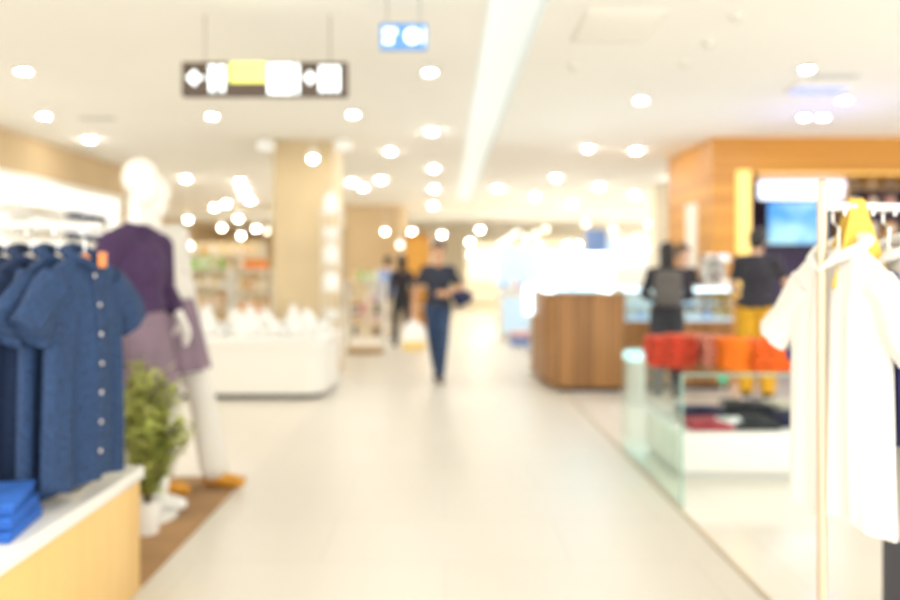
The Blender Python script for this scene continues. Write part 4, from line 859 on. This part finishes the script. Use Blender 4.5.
# yellow cloth draped over the rail
q = on_rail(.10, .113); yc = MB(); n = 12; rows = []
prof = [(-.03, -.20), (-.026, -.1), (-.018, -.02), (-.010, .014), (0, .02), (.010, .014), (.018, -.02), (.026, -.09), (.03, -.16)]
for i in range(n+1):
    u = -1+2*i/n; rows.append([yc.bm.verts.new((u*(.018+.06*max(0, .02-z)/.2), y*(1+.15*math.sin(u*6)), z-.02*abs(u)*(z < 0))) for y, z in prof])
for a, b in zip(rows, rows[1:]):
    for k in range(len(prof)-1): yc.bm.faces.new((a[k], a[k+1], b[k+1], b[k]))
o = yc.build('scarf', 'yellow_cloth'); md = o.modifiers.new('s', 'SOLIDIFY'); md.thickness = .006; o.location = q+Vector((0, 0, .003)); o.rotation_euler = (0, 0, RA+math.radians(-8)); tag(o, 'yellow scarf draped over the end of the right garment rail', 'scarf')
t = thing('dark_pedestal', 'dark grey pedestal at the lower right corner beneath white garments', 'pedestal', (PX(881, 2.65), 2.25, .004)); MB().box(0, .5, 0, .4, .03, .60, .01).build('body', 'slate', t); MB().box(.02, .48, .02, .38, 0, .03).build('toe_kick', 'black', t); MB().box(-.005, .51, -.01, .41, .60, .62, .004).build('top', 'slate', t)

# ------------------------------------------------------------------ far shops on the right of the aisle
t = thing('cosmetics_counter', 'pale blue lit cosmetics counter left of the wooden kiosk', 'counter', (PX(500, 15), 15, .004)); cw = 45/F*15
MB().box(0, cw, 0, .8, 0, 1.0, .02).build('body', 'white_gloss', t); MB().box(.05, cw-.05, -.01, 0, .15, .85).build('lit_face', 'cool_glow_soft', t); MB().box(-.02, cw+.02, -.02, .82, 1.0, 1.03, .005).build('top', 'ceramic', t)
MB().box(.0, cw, .75, .8, 1.03, 1.9).build('back_panel', 'cool_glow_soft', t)
for k in range(6): goods('bottle', f'small bottle on the cosmetics counter, {ORD[k]} from left', (PX(500, 15)+.1+k*.14, 15.3, 1.035), .12, ['g_blue', 'g_white', 'g_pink'][k % 3], 'bottles on cosmetics counter')
t = thing('floor_mat', 'low wine and blue display platform before the cosmetics counter', 'platform', (PX(512, 13.8), 13.8, .004)); MB().box(0, .6, 0, .5, 0, .16, .01).build('body', 'g_blue', t); MB().box(0, .6, 0, .5, .16, .24, .01).build('cushion', 'g_pink', t)
def shopfront(label, px0, px1, Yf, ztop, m, glow, gz):
    t = thing('shop_display', label, 'shop display', (PX(px0, Yf), Yf, 0.004)); W = PX(px1, Yf)-PX(px0, Yf)
    MB().box(0, W, .3, .6, 0, ztop, .01).build('back_panel', m, t); MB().box(.05*W, .95*W, .27, .3, gz[0], gz[1]).build('light_panel', glow, t)
    for z in (.5, 1.0): MB().box(0, W, 0, .3, z-.03, z).build('shelf', 'white_gloss', t)
    for s in (0, W-.04): MB().box(s, s+.04, 0, .3, 0, ztop).build('side_panel', 'white_matt', t)
    return t
shopfront('bright white lit shop display far down the aisle', 466, 508, 25, 2.3, 'cream_wall', 'cream_glow', (1.15, 2.0))
shopfront('orange wooden lit shop display behind the walking person', 402, 432, 18.4, 2.3, 'portal_wood', 'g_amber', (1.3, 2.15))
shopfront('cream lit shop display far behind the kiosk', 512, 600, 26, 2.5, 'cream_wall', 'cream_glow', (1.2, 1.9))
shopfront('pale blue lit shop display behind the hooded person', 604, 660, 20, 2.4, 'white_matt', 'cool_glow_soft', (1.5, 2.2))
t = thing('banner_stand', 'blue banner stand rising behind the lit showcase', 'banner', (PX(596, 14), 14, .004)); MB().box(-.2, .2, 0, .03, .1, 2.15, .004).build('banner_face', 'g_blue', t); MB().box(-.22, .22, -.1, .14, 0, .1, .01).build('base', 'pale_grey', t)
# pillars right of the aisle
struct(MB().box(PX(655, 15), PX(676, 15), 15, 15.5, 0.004, ZC, .01).build('pillar', 'cream_wall')).name = 'column_rear'
# track of slanted lights beyond the strip
a = P(497, 246, 20); b2 = P(518, 232, 16); t = thing('track_light', 'slanted pale track light beyond the end of the light strip', 'ceiling light', a)
d = b2-a; MB().tube([(0, 0, 0), tuple(d)], .04).build('lamp', 'track_glow', t)
for f in (.1, .9): p = d*f; MB().tube([p, p+Vector((0, 0, ZC-a.z-p.z))], .006, 6).build('stem', 'white_matt', t)
